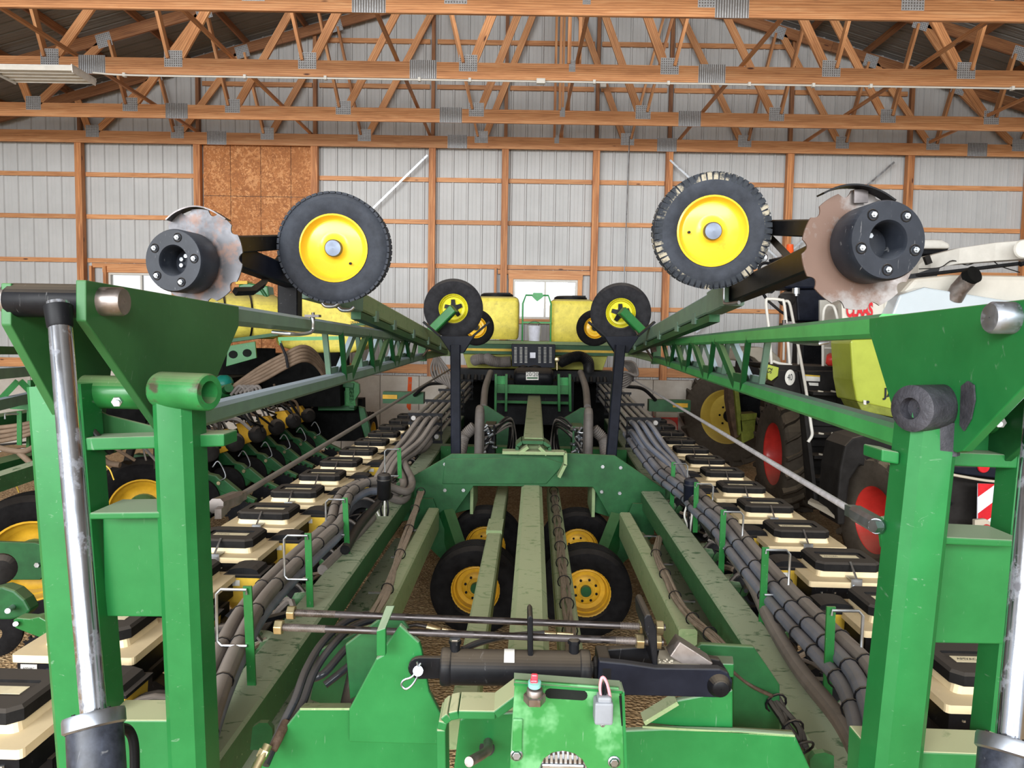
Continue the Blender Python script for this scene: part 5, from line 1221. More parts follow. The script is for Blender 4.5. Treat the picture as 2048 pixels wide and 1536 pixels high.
hose('small_pipe', [P(800, 1258, 2.3), P(830, 1250, 2.3), P(860, 1255, 2.3)], .007, 'steel')
ob('pipe_fitting', MB().cyl(P(853, 1254, 2.3), P(880, 1261, 2.3), .011, 8).cyl(P(884, 1261, 2.3), P(912, 1266, 2.3), .009, 6), 'brass', pl)
ob('pipe_fitting', MB().cyl(P(1088, 1267, 2.3), P(1112, 1269, 2.3), .010, 8).cyl(P(1114, 1269, 2.3), P(1146, 1271, 2.3), .008, 6), 'brass', pl)
hose('small_pipe', [P(925, 1300, 2.15), P(960, 1285, 2.2), P(1020, 1272, 2.3), P(1090, 1267, 2.3)], .010, 'hose_sheen')
# upright black cylinder behind the left bracket
ob('upright_cylinder', MB().cyl(P(728, 1330, 2.35), P(700, 1460, 2.2), .047, 28).lathe([(.001, .01), (.047, 0)], P(728, 1330, 2.35), (0, 0, 1), 28), 'black', pl, label='upright black cylinder behind the left bracket')
ob('cylinder_eye', MB().prism([P(x, y, 2.33) for x, y in ((722, 1330), (726, 1300), (738, 1288), (750, 1294), (750, 1332))], (0, .03, 0)).cyl(P(742, 1308, 2.30), P(742, 1308, 2.36), .012, 14), 'black', pl)
ob('cotter_pin', MB().tube([P(734, 1300, 2.29), P(744, 1310, 2.29), P(744, 1330, 2.29)], .003, 6).cyl(P(743, 1311, 2.28), P(743, 1311, 2.30), .011, 12), 'zinc', pl)
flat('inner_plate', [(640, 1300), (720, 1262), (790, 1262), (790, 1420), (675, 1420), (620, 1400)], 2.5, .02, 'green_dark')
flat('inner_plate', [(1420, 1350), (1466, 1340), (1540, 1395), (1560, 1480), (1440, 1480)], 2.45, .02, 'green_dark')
cablerun([P(*q) for q in ((1460, 1305, 2.6), (1490, 1325, 2.5), (1520, 1365, 2.4), (1552, 1410, 2.3), (1585, 1462, 2.2), (1605, 1500, 2.15))], 7, .020, .010, 'hose_dark', seed=9)
hose('small_pipe', [P(1455, 1335, 2.3), P(1500, 1370, 2.3), P(1545, 1392, 2.25)], .006, 'rust')
ob('beam_bracket', MB().prism([P(x, y, 2.35) for x, y in ((505, 1455), (518, 1446), (535, 1446), (545, 1458), (545, 1500), (500, 1500))], (0, .02, 0)), 'green_dark', pl)
ob('beam_bracket', MB().prism([P(x, y, 2.1) for x, y in ((1620, 1520), (1630, 1508), (1650, 1505), (1668, 1512), (1668, 1560), (1620, 1560))], (0, .02, 0)), 'green_dark', pl)
M['yellow_pale'] = dusty('faded_yellow_paint', L(216, 190, 88), .45, L(170, 150, 110), .4, .08, 4)
M['hose_brown'] = dusty('brown_dusty_hose', L(112, 94, 78), .65, L(140, 120, 98), .4, .2, 6)
M['white_gloss'] = dusty('glossy_white_panel', L(180, 190, 196), .15, None, 0, .03, 3, coat=.8)
M['rust_panel'] = dusty('rusty_brown_panel', L(92, 72, 56), .7, None, 0, .35, 8)
M['pinkish'] = dusty('tan_drum', L(168, 130, 118), .6)
# ================================================================ LEFT PLANTER (behind, at the left)
p2 = empty('planter', V(-4.5, 9, ZF), 'second green planter at the left with yellow barrel tanks and dark row units', 'planter')
Q = {'p': p2}
def wheel2(px, py, Y, R, ri, w, ax, rm='yellow_old'):
    c = P(px, py, Y); c.z = R+.0
    t = ob('wheel', tyre(MB(), c, ax, R, w, ri, 4, 56), 'rubber_dark', p2, label='large wheel with dull yellow rim under the left planter')
    ax = Vector(ax).normalized(); h = w*.42
    ob('rim', MB().lathe([(ri*1.02, h), (ri*1.03, h+.008), (ri*.98, h+.006), (ri*.95, h-.02), (ri*.90, h-.05), (ri*.86, h-.055), (ri*.80, h-.10), (ri*.60, h-.13), (ri*.45, h-.12), (.001, h-.12)], c, ax, 44), rm, t)
    ob('hub', MB().lathe([(ri*.5, h-.12), (ri*.48, h-.08), (ri*.22, h-.02), (ri*.2, h+.03), (.001, h+.03)], c, ax, 24), 'green_dark', t)
    return c
AX2 = (.32, -.95, .05)
wheel2(72, 1122, 6.3, .56, .33, .36, AX2); wheel2(288, 1000, 8.1, .56, .33, .36, AX2)
wheel2(560, 860, 12.6, .5, .3, .3, (0, -1, 0)) ; wheel2(735, 830, 14.2, .5, .3, .25, (1, 0, 0))
def P2(x, y, Y): return P(x, y, Y)
ob('wheel_arm', MB().prism([P(x, y, 5.95) for x, y in ((-40, 1083), (70, 1086), (90, 1092), (98, 1115), (96, 1140), (80, 1160), (-40, 1160))], (0, .04, 0)), 'green_dark', p2, bev=.005)
ob('arm_bolt', hexnut(MB(), P(76, 1129, 5.95), (0, -1, 0), .022, .02), 'zinc', p2)
ob('tool_bar', MB().bar(V(-4.55, 4.6, -1.28), V(-4.6, 13.6, -1.2), .2, .2), 'green_dark', p2)
ob('tool_bar', MB().bar(V(-5.2, 4.6, -.98), V(-5.2, 13.6, -1.0), .2, .2), 'green_dark', p2)
ob('frame_beam', MB().bar(V(-4.0, 4.4, -1.22), V(-4.15, 8.9, -1.1), .12, .12), 'green_dusty', p2)
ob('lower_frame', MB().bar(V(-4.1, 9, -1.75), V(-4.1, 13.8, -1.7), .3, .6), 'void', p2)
# row units: green shank, yellow meter neck with ribbed black cover, closing wheels
def unit2():
    o = Vector((0, 0, 0))
    b = ob('row_unit', MB().prism([Vector(q) for q in ((-.30, -.04, -.02), (-.16, -.04, .04), (-.02, -.04, -.02), (.10, -.04, -.14), (.20, -.04, -.16), (.29, -.04, -.24), (.33, -.04, -.36), (.26, -.04, -.44), (.17, -.04, -.38), (.12, -.04, -.26), (.0, -.04, -.20), (-.12, -.04, -.24), (-.30, -.04, -.18))], (0, .10, 0)), 'green_dark', p2, bev=.012)
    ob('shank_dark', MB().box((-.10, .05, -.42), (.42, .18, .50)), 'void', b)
    n = ob('meter_neck', MB().prism([Vector(q) for q in ((-.16, -.10, .26), (.0, -.10, .28), (.10, -.10, .14), (.06, -.10, .02), (-.05, -.10, -.02))], (0, .14, 0)), 'yellow_old', b, bev=.01)
    cc = Vector((.12, -.06, .12)); mb = MB().lathe([(.001, .09), (.07, .085), (.10, .06), (.115, .05), (.105, .035), (.118, .02), (.105, 0), (.118, -.02), (.10, -.04)], cc, (.7, -.65, .3), 24)
    ob('meter_cover', mb, 'charcoal', b)
    ob('parallel_arm', MB().bar((-.3, 0, 0), (-.75, 0, .05), .12, .05).bar((-.3, 0, -.25), (-.75, 0, -.18), .12, .05), 'green_dark', b)
    ob('closing_arm', MB().prism([Vector(q) for q in ((.20, -.05, -.22), (.30, -.05, -.20), (.50, -.05, -.36), (.66, -.05, -.43), (.64, -.05, -.48), (.48, -.05, -.45), (.24, -.05, -.33))], (0, .09, 0)), 'green_dark', b, bev=.008)
    ob('gauge_wheel', MB().lathe([(.05, .05), (.20, .055), (.235, .04), (.235, -.03), (.20, -.05)], Vector((.02, -.10, -.42)), (.25, -1, 0), 32), 'rubber_dark', b)
    # spiked closing disc
    c = Vector((.50, -.12, -.56)); pr = []
    for k in range(14):
        a = 2*PI*k/14
        for r, da in ((.14, 0), (.14, .20), (.17, .22), (.17, .34), (.14, .36)): pr.append(c+Vector((math.cos(a+da)*r, 0, math.sin(a+da)*r)))
    ob('spiked_disc', MB().prism(pr, (0, .02, 0)), 'black', b)
    ob('disc_bolt', MB().cyl(c-Vector((0, .02, 0)), c, .015, 8), 'brass', b)
    ob('pivot_bolt', MB().cyl((.24, -.07, -.24), (.24, -.04, -.24), .022, 10).cyl((-.02, -.07, -.3), (-.02, -.04, -.3), .02, 8), 'brass', b)
    ob('spring_clip', MB().tube(cr([Vector(q) for q in ((.18, -.08, -.05), (.24, -.08, .02), (.30, -.08, -.06), (.33, -.08, -.16), (.27, -.08, -.20))], 4), .008, 6), 'zinc', b)
    ob('seed_hose', MB().tube(cr([Vector(q) for q in ((-.12, -.02, .28), (-.28, 0, .30), (-.42, .05, .42), (-.50, .1, .62))], 5), .022, 8), 'hose_brown', b)
    return b
u0 = unit2()
inv2 = p2.matrix_basis.inverted()
for k in range(6):
    o = u0 if k == 0 else u0.copy()
    if k: COL.objects.link(o)
    o.parent = p2; o.matrix_parent_inverse = inv2
    o.matrix_basis = Matrix.Translation(V(-3.86, 12.3-.76*k, -1.55)) @ Matrix.Rotation(-PHI+jit.uniform(-.02, .02), 4, 'Z')
    if k:
        for c in u0.children: d = c.copy(); COL.objects.link(d); d.parent = o
def hose2(pts, r, mat='hose_brown', name='air_hose'): return ob(name, MB().tube(cr([P(*q) for q in pts], 6), r, 8), mat, p2)
for k in range(5): hose2([(470-4*k, 770+4*k, 10.6), (520, 735+7*k, 10.6), (570, 708+7*k, 10.6), (605, 693+7*k, 10.7), (630, 705+6*k, 11), (650, 735+5*k, 11.3)], .028)
for k in range(5): hose2([(462+9*k, 790-2*k, 10.2), (478+9*k, 772, 10.2), (490+8*k, 782, 10.2), (484+8*k, 800, 10.2)], .022, 'hose')
ob('hose_strap', MB().tube([P(561, 686, 10.5), P(572, 712, 10.5), P(576, 735, 10.55)], .02, 6), 'rubber', p2)
ob('frame_rail', MB().bar(P(557, 678, 10.5), P(680, 676, 10.5), .04, .05).bar(P(559, 678, 10.5), P(562, 690, 10.5), .03, .03, up=(0, 1, 0)), 'green_bright', p2)
for k in range(4): hose2([(-30, 858+10*k, 6.6), (40, 850+8*k, 6.6), (90, 838+6*k, 6.7)], .02)
hose2([(-20, 892, 6.2), (45, 903, 6.2), (80, 885, 6.3), (100, 872, 6.4)], .025); hose2([(38, 905, 6.2), (60, 925, 6.2), (92, 955, 6.2)], .025)
hose2([(195, 905, 7.4), (215, 925, 7.4), (240, 930, 7.4)], .03); hose2([(255, 925, 7.6), (262, 900, 7.7), (270, 880, 7.8)], .045, 'hose_dark')
for i, (x, y) in enumerate(((10, 950), (200, 925), (40, 990))): hose2([(x, y, 6.4), (x+18, y+12, 6.4), (x+28, y+35, 6.4)], .006, 'yellow_hopper', 'wire')
ob('hose_stake', MB().bar(P(39, 890, 6.3), P(39, 822, 6.3), .04, .01, up=(0, 1, 0)), 'green', p2)
ob('wire_loop', MB().tube([P(10, 838, 6.3), P(10, 828, 6.3), P(38, 828, 6.3)], .008, 6), 'zinc', p2)
# hydraulic pipes and cables at far left
for k in range(4): ob('hydraulic_pipe', MB().tube([P(-20, 868+12*k, 6.9), P(60, 860+12*k, 6.9), P(110, 850+12*k, 7)], .010, 6), 'zinc' if k % 2 else 'hose_dark', p2)
# booms of that planter
ob('boom_tube', MB().bar(P(-60, 752, 5.8), P(110, 738, 7.6), .08, .09), 'green_boom', p2); ob('boom_tube', MB().bar(P(-60, 822, 5.8), P(110, 783, 7.6), .08, .09), 'green_boom', p2)
ob('boom_tube', MB().bar(P(-60, 700, 6.8), P(110, 702, 8.6), .08, .08), 'green_dark', p2)
mb = MB(); 
for a, b in (((-8, 808), (36, 762)), ((40, 762), (78, 800))): mb.bar(P(*a, 6.5), P(*b, 6.6), .03, .05)
ob('lattice_brace', mb, 'green', p2)
ob('boom_stand', MB().bar(P(63, 760, 6.9), P(60, 900, 6.9), .03, .07, up=(0, 1, 0)).bar(P(22, 812, 6.8), P(95, 816, 6.8), .03, .05), 'green', p2)
ob('black_cover', MB().bar(P(30, 576, 10), P(125, 577, 10), .3, .09, ch=.02), 'black', p2)
# tanks
def ptank(name, cs, Y, r, lid=None):
    pass
def barrel(cpx, cpy, Y, w, r, ax, mat='yellow_tank'):
    c = P(cpx, cpy, Y); h = w/2
    return ob('barrel_tank', MB().lathe([(.001, -h), (r*.55, -h), (r*.85, -h*.92), (r, -h*.78), (r, -h*.3), (r*.97, -h*.27), (r*.97, -h*.22), (r, -h*.19), (r, h*.25), (r*.97, h*.28), (r*.97, h*.33), (r, h*.36), (r, h*.78), (r*.85, h*.92), (r*.55, h), (.001, h)], c, ax, 36), mat, p2, label='yellow barrel tank with dark straps, left planter')
bt = barrel(470, 632, 11.9, 1.5, .36, (.86, .5, 0))
for t in (-.20, .20):
    c = P(470, 632, 11.9)+Vector((.86, .5, 0))*t; ob('tank_strap', MB().lathe([(.361, -.015), (.366, -.012), (.366, .012), (.361, .015)], c, (.86, .5, 0), 36), 'black', bt)
sadd = ob('tank_tray', MB().bar(P(400, 690, 11.2), P(560, 668, 11.4), .5, .05), 'green_dark', p2)
ob('tray_plate', MB().prism([P(x, y, 11.1) for x, y in ((455, 692), (510, 683), (513, 716), (452, 733))], (0, .03, 0)), 'green', p2, bev=.004)
for x in (466, 494): ob('tray_slot', MB().prism([P(x+9*math.cos(a), 709+(-3 if x > 480 else 0)+8*math.sin(a), 11.09) for a in [2*PI*i/12 for i in range(12)]], (0, .002, 0)), 'black_hole', p2)
bp = [(548, 690), (552, 620), (572, 598), (600, 590), (650, 596), (685, 612), (718, 640), (733, 655), (737, 692), (700, 706), (600, 706)]
big = ob('main_tank', MB().prism([P(x, y, 12.6) for x, y in bp], (0, 1.0, 0)), 'yellow_tank', p2, bev=.10, seg=5, label='big yellow tank of the left planter with dark curved emblem')
em = [(700, 650), (706, 643), (716, 638), (728, 634), (733, 634), (733, 650), (722, 651), (710, 652)]
ob('tank_emblem', MB().prism([P(x, y, 12.585) for x, y in em], (0, .005, 0)), 'green_dark', big)
text('tank_lettering', 'JOHN DEERE', .058, P(720, 643.5, 12.578), (1, 0, .1), (0, 0, 1), 'yellow_hopper', big, .001, bold=.002)
tp = ob('console', MB().prism([P(x, y, 12.0) for x, y in ((476, 570), (492, 565), (535, 572), (538, 600), (520, 608), (480, 590))], (0, .3, 0)), 'green', p2, bev=.02)
ob('console_top', MB().bar(P(477, 566, 12.1), P(500, 566, 12.1), .25, .05), 'yellow_hopper', p2)
hose2([(520, 575, 12), (530, 590, 12), (545, 615, 12)], .03, 'green_dark', 'console_rail')
# rear frame of the left planter near the wall
gb = MB(); gb.bar(P(690, 768, 12.9), P(712, 770, 12.9), .35, .09); gb.bar(P(707, 765, 12.9), P(707, 815, 12.9), .10, .3, up=(0, 1, 0)); gb.bar(P(640, 800, 12.95), P(712, 800, 12.95), .3, .34)
ob('rear_frame', gb, 'green_dark', p2, bev=.01)
ob('rear_plate', MB().prism([P(x, y, 12.75) for x, y in ((706, 762), (718, 768), (719, 785), (710, 800), (712, 812), (690, 812), (690, 768))], (0, .1, 0)), 'green', p2, bev=.006)
ob('frame_label', MB().prism([P(x, y, 12.755) for x, y in ((652, 783), (664, 783), (664, 797), (652, 797))], (0, .003, 0)), 'tape', p2)
ob('label_emblem', MB().prism([P(x, y, 12.75) for x, y in ((654, 790), (657, 786), (660, 788), (662, 787), (660, 793), (655, 794))], (0, .002, 0)), 'print', p2)
ob('dark_underframe', MB().bar(P(480, 760, 12.9), P(690, 756, 12.9), .8, .9), 'void', p2)  # black backdrop boxes added so the gaps read dark
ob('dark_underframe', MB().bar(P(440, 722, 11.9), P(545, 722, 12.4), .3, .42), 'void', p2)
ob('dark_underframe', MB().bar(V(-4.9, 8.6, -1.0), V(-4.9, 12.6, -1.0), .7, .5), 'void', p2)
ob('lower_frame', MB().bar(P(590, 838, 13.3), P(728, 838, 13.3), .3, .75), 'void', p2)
ob('end_casting', MB().prism([P(x, y, 13.0) for x, y in ((716, 812), (728, 816), (738, 850), (742, 880), (732, 884), (722, 850))], (0, .12, 0)), 'green_dark', p2, bev=.01)
ob('teal_pump', MB().ball(P(448, 768, 10.8), .14, 16), dusty('teal_paint', L(20, 110, 96), .4), p2)
ob('pump_body', MB().cyl(P(430, 788, 10.6), P(468, 778, 10.6), .09, 16).cyl(P(452, 780, 10.5), P(458, 776, 10.3), .06, 14), 'green_dark', p2)
rd = random.Random(3)
for k in range(46):
    y = rd.uniform(6.2, 12.4); x0_ = rd.uniform(-4.5, -4.0)
    ob('unit_hose', MB().tube(cr([V(x0_, y, rd.uniform(-1.25, -1.1)), V(x0_+.2, y+rd.uniform(-.3, .3), rd.uniform(-1.2, -1.0)), V(x0_+.4, y+rd.uniform(-.3, .3), rd.uniform(-1.45, -1.25))], 4), rd.choice((.01, .016, .022)), 6), rd.choice(('hose_dark', 'hose_brown', 'black', 'hose')), p2)
# near left row unit pieces
ob('unit_casting', MB().prism([P(x, y, 5.3) for x, y in ((-40, 1180), (5, 1174), (28, 1182), (48, 1200), (60, 1222), (50, 1234), (20, 1240), (-40, 1240))], (0, .12, 0)), 'green_dark', p2, bev=.015)
ob('closing_arm', MB().prism([P(x, y, 5.2) for x, y in ((26, 1240), (34, 1236), (60, 1238), (78, 1234), (96, 1244), (118, 1262), (150, 1285), (150, 1300), (60, 1268), (30, 1256))], (0, .1, 0)), 'green', p2, bev=.006)
c_ = P(75, 1303, 5.3); pr_ = []
for k in range(14):
    a = 2*PI*k/14
    for r, da in ((.105, 0), (.105, .20), (.125, .22), (.125, .34), (.105, .36)): pr_.append(c_+Vector((math.cos(a+da)*r, 0, math.sin(a+da)*r)))
sd_ = ob('spiked_disc', MB().prism(pr_, (0, .02, 0)), 'black', p2); ob('disc_bolt', MB().cyl(c_-Vector((0, .02, 0)), c_, .014, 10), 'zinc', sd_)
ob('meter_cover', MB().lathe([(.001, .06), (.07, .055), (.11, .03), (.11, -.04)], P(0, 1138, 5.4), (.6, -.8, .1), 24), 'charcoal', p2)
ob('press_wheel', MB().lathe([(.05, .03), (.16, .035), (.18, .02), (.18, -.02), (.16, -.035)], P(-8, 1265, 5.4), (.3, -1, 0), 28), 'rubber_dark', p2)
ob('pivot_bolt', MB().cyl(P(15, 1222, 5.2), P(26, 1214, 5.3), .02, 10).cyl(P(31, 1248, 5.16), P(31, 1248, 5.2), .018, 10), 'zinc', p2)
# ================================================================ FORAGE HARVESTER (right)
hv = empty('forage_harvester', V(4.2, 9, ZF), 'white and lime green forage harvester with red wheel rims at the right', 'harvester')
def agwheel(px, py, Y, X, R, ri, w, ax, rm, par, lugn=22, dish=.22, name='wheel', lab=None):
    ax = Vector(ax).normalized(); c = V(X, Y, 0); c.z = R
    c = c-ax*(w/2)
    h = w/2; pr = [(ri, -h*.8), (R*.80, -h*.98), (R*.88, -h*.92), (R*.91, -h*.8), (R*.925, 0), (R*.91, h*.8), (R*.88, h*.92), (R*.80, h*.98), (ri*1.12, h*.9), (ri, h*.8)]
    t = ob(name, MB().lathe(pr, c, ax, 56), 'rubber_lug', par, label=lab)
    _, s_, u = frame(ax); mb = MB()
    for sg in (1, -1):
        for k in range(lugn):
            a0 = 2*PI*(k+(.5 if sg < 0 else 0))/lugn
            pts = []
            for j, (tt, aa) in enumerate(((.02, 0), (.45, .16), (.98, .26))):
                a = a0+aa; d = s_*math.cos(a)+u*math.sin(a); pts.append((d, sg*h*tt))
            rings = []
            for (d, off), rr in zip(pts, (R*.92, R*.915, R*.88)):
                tg = ax.cross(d); q = c+ax*off
                rings.append([q+d*rr-tg*.030, q+d*rr+tg*.030, q+d*(R*1.0 if rr > R*.90 else R*.985)+tg*.020, q+d*(R*1.0 if rr > R*.90 else R*.985)-tg*.020])
            d, off = pts[-1]; tg = ax.cross(d); q = c+ax*(off*.99)
            rings.append([q+d*R*.80-tg*.028, q+d*R*.80+tg*.028, q+d*R*.86+tg*.022, q+d*R*.86-tg*.022])
            mb.loft(rings)
    ob('tread_lugs', mb, 'rubber_lug', t, kind='stuff')
    ob('rim', MB().lathe([(ri*1.0, h*.78), (ri*1.03, h*.80), (ri*.99, h*.74), (ri*.94, h*.5), (ri*.90, h*.3-dish*.2), (ri*.82, h*.3-dish), (ri*.5, h*.3-dish*1.1), (ri*.34, h*.3-dish*.8), (.001, h*.3-dish*.8)], c, ax, 48), rm, t)
    nb = MB()
    for k in range(8): a = 2*PI*k/8; q = c+ax*(h*.3-dish*1.02)+(s_*math.cos(a)+u*math.sin(a))*ri*.42; hexnut(nb, q, ax, .022, .03)
    ob('wheel_nuts', nb, 'black', t, kind='stuff')
    ob('hub', MB().lathe([(ri*.26, h*.3-dish), (ri*.24, h*.3-dish*.4), (ri*.15, h*.3-dish*.2), (.001, h*.3-dish*.2)], c, ax, 20), 'charcoal', t)
    return t
agwheel(0, 0, 11.0, 3.44, .84, .455, .62, -DX, 'red', hv, 20, .28, lab='large front wheel with red rim and lugged tyre')
agwheel(0, 0, 7.7, 3.46, .69, .345, .47, Vector((-1, -.12, 0)), 'red', hv, 18, .16, lab='smaller rear wheel with red rim')
def hp(name, pts, Y, th, mat, bev=.004, par=hv, label=None): return ob(name, MB().prism([P(x, y, Y) for x, y in pts], (0, th, 0)), mat, par, bev=bev, label=label)
def hx(name, pts, X, th, mat, bev=.01, par=hv, label=None): return ob(name, MB().prism([Xat(x, y, X) for x, y in pts], (th, 0, 0)), mat, par, bev=bev, label=label)
# body: side panels lie lengthwise
hp('hood', [(1768, 600), (1800, 590), (1830, 556), (1902, 549), (2120, 552), (2120, 760), (1768, 760)], 7.9, 1.6, 'white_paint', .05, label='off-white engine hood')
hp('hood_slope', [(1800, 590), (1850, 574), (2010, 600), (2120, 604), (2120, 640), (1780, 640)], 7.7, .25, 'white_gloss', .02)
hp('side_hood', [(1683, 606), (1775, 600), (1785, 760), (1690, 740)], 7.93, .1, 'white_paint', .01)
text('maker_lettering', 'CLAAS', .20, P(1719, 621, 7.91), (1, -.02, .03), (0, 0, 1), 'red_sign', hv, .002, bold=.008, squash=.46)
hp('side_panel', [(1701, 684), (1706, 678), (1830, 672), (1860, 700), (1860, 830), (1789, 822), (1714, 803), (1706, 760)], 7.7, .5, 'lime', .06, label='rounded lime green side panel')
hp('panel_skirt', [(1714, 803), (1789, 818), (1860, 828), (1860, 850), (1724, 822)], 7.68, .4, 'olive', .01)
text('model_lettering', 'JAGUAR', .13, P(1768, 786, 7.69), (1, 0, .02), (0, 0, 1), 'print', hv, .002, align='LEFT', bold=.003)
hp('panel_label', [(1727, 800), (1733, 801), (1733, 810), (1727, 809)], 7.67, .005, 'tape')
ob('fill_port', MB().cyl(P(1736, 804, 7.66), P(1736, 804, 7.69), .015, 12), 'print', hv)
# exhaust
e0, e1 = P(1918, 578, 7.7), P(1941, 553, 7.6)
ob('exhaust_pipe', MB().tube([e0+Vector((-.02, .05, -.1)), e0, e1], .085, 20, caps=False), 'dull_zinc', hv, label='slanted exhaust outlet'); ob('exhaust_mouth', MB().cyl(e1+Vector((-.01, .02, -.01)), e1+Vector((.012, -.05, .02)), .088, 24), 'void', hv)
# spout
sp_ = [P(1825, 540, 9.2), P(1850, 526, 9.0), P(1905, 514, 8.7), P(1975, 506, 8.4), P(2060, 500, 8.1), P(2140, 494, 7.8)]
rings = []
for i, p in enumerate(sp_):
    hh = (.05, .08, .09, .10, .10, .10)[i]; rings.append([p+Vector((0, -.13, -hh)), p+Vector((0, .13, -hh)), p+Vector((0, .13, hh)), p+Vector((0, -.13, hh))])
ob('discharge_spout', MB().loft(rings), 'white', hv, bev=.01, label='long white discharge spout over the hood')
ob('spout_flaps', MB().bar(P(1835, 551, 8.9), P(2100, 520, 7.9), .1, .03), 'black_plastic', hv)
for x, y in ((1852, 512), (1970, 497)): ob('spout_bracket', MB().bar(P(x, y, 8.6), P(x+6, y+16, 8.6), .05, .06), 'charcoal' if x < 1900 else 'white', hv)
ob('spout_hinge', MB().lathe([(.001, .02), (.09, .02), (.10, 0), (.08, -.02)], P(2046, 498, 7.95), (0, -1, 0), 20), 'white', hv)
ob('camera_housing', MB().cyl(P(2040, 528, 7.9), P(2052, 524, 7.9), .03, 10), 'black', hv)
ob('spout_wire', MB().tube(cr([P(1838, 538, 8.7), P(1880, 535, 8.7), P(1905, 521, 8.6), P(1935, 530, 8.6), P(1975, 516, 8.4), P(2000, 532, 8.3), P(2040, 545, 8.2)], 5), .006, 5), 'hose_dark', hv)
# cab
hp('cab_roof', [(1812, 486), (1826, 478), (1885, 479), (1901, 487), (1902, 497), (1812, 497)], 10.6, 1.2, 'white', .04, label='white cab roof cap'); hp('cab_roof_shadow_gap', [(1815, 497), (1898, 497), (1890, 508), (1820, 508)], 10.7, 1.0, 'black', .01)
hp('cab_glass', [(1800, 508), (1890, 508), (1850, 620), (1780, 620)], 10.9, .05, 'cab_glass', .004)
hp('front_lamp_hood', [(1568, 568), (1573, 552), (1582, 547), (1640, 551), (1650, 577), (1572, 578)], 10.2, .5, 'navy', .03)
hp('cab_pillar', [(1592, 578), (1700, 578), (1690, 642), (1596, 642)], 10.3, .5, 'navy', .02, label='dark cab corner'); hp('cab_lower', [(1608, 642), (1700, 642), (1690, 730), (1604, 730)], 10.4, .4, 'black', .01)
hp('cab_side', [(1640, 600), (1700, 600), (1700, 690), (1640, 690)], 10.25, .05, 'white_paint')
ob('work_lamp', MB().cyl(P(1592, 576, 10.15), P(1592, 588, 10.15), .05, 12).cyl(P(1592, 588, 10.15), P(1592, 592, 10.15), .03, 10), 'zinc', hv)
ob('beacon', MB().lathe([(.001, .16), (.05, .15), (.06, .0), (.07, -.01)], P(1579, 510, 11), (0, 0, 1), 16), dusty('orange_lens', L(228, 90, 40), .3, coat=.5), hv, label='orange beacon')
ob('mirror_arm', MB().tube(cr([P(1548, 530, 10), P(1530, 526, 10), P(1519, 534, 10), P(1519, 560, 10), P(1524, 582, 10), P(1534, 600, 10)], 5), .02, 8), 'black', hv)
ob('mirror_mast', MB().bar(P(1545, 526, 10), P(1570, 520, 10.2), .1, .1).bar(P(1533, 546, 10.0), P(1533, 575, 10.0), .05, .10, up=(0, 1, 0)), 'black', hv)
ob('mirror', MB().ball(P(1539, 573, 9.95), .09, 14, (1, .3, 1.1)), 'black_plastic', hv); ob('round_mirror', MB().ball(P(1574, 598, 9.8), .11, 16, (1.1, .4, .9)), 'charcoal', hv)
ob('wiper_arm', MB().tube([P(1534, 600, 10), P(1560, 622, 9.9), P(1590, 642, 9.9)], .018, 6), 'black', hv)
ob('head_lamp', MB().lathe([(.001, .05), (.05, .04), (.06, 0), (.04, -.05)], P(1527, 515, 10.1), (-.4, -1, -.2), 16), 'zinc', hv)
# platform, ladder, panels
hp('deck', [(1545, 729), (1700, 735), (1700, 742), (1560, 742), (1548, 737)], 8.9, 1.0, 'charcoal', .005, label='brownish walk platform')
hp('olive_tip', [(1534, 728), (1558, 735), (1556, 752), (1543, 762), (1536, 758)], 8.85, .1, 'lime', .006); text('tip_mark', 'S2', .075, P(1540, 741, 8.83), (.25, 0, 1), (-1, 0, .1), 'print', hv, .001)
hp('dark_panel', [(1556, 740), (1600, 744), (1604, 800), (1570, 800), (1545, 770), (1556, 755)], 8.85, .3, 'charcoal', .008)
sg = ob('speed_disc', MB().lathe([(.001, .004), (.115, .004), (.12, 0)], P(1580, 755, 8.83), (0, -1, 0), 28), 'tape', hv); sg.matrix_basis = Matrix.Translation(P(1580, 755, 8.83)) @ Matrix.Diagonal((.5, 1, .78, 1)) @ Matrix.Translation(-P(1580, 755, 8.83))
text('speed_number', '40', .11, P(1580, 755, 8.822), (1, 0, 0), (0, 0, 1), 'print', hv, .001, squash=.55)
hp('step_housing', [(1598, 742), (1690, 742), (1700, 790), (1700, 1010), (1625, 1005), (1610, 820)], 8.8, .2, 'charcoal', .01)
hp('warning_label', [(1610, 749), (1640, 751), (1640, 763), (1612, 762)], 8.79, .004, 'tape'); hp('warning_stripe', [(1610, 749), (1640, 751), (1640, 754), (1610, 752)], 8.785, .004, 'yellow_hopper'); hp('warning_label', [(1617, 765), (1637, 766), (1637, 772), (1619, 771)], 8.79, .004, 'tape')
for y, a, b in ((785, 1618, 1675), (828, 1618, 1690), (869, 1619, 1694), (911, 1620, 1690), (955, 1623, 1685)):
    ob('ladder_step', MB().bar(P(a, y, 8.6), P(b, y+2, 8.6), .25, .035).bar(P(a+4, y+10, 8.72), P(b-4, y+12, 8.72), .03, .15), 'charcoal', hv)
    gm = MB()
    for k in range(2): gm.bar(P(a+18+26*k, y-3, 8.5), P(a+28+26*k, y-1, 8.5), .02, .02)
    ob('step_grip', gm, 'beige', hv, kind='stuff')
ob('ladder_rail', MB().bar(P(1606, 812, 8.5), P(1628, 998, 8.4), .04, .12, up=(0, 1, 0)), 'charcoal', hv)
ob('foot_step', MB().prism([P(1622, 996, 8.4), P(1682, 1024, 7.9), P(1674, 1034, 7.8), P(1616, 1002, 8.2)], (0, 0, -.03)), 'beige', hv)
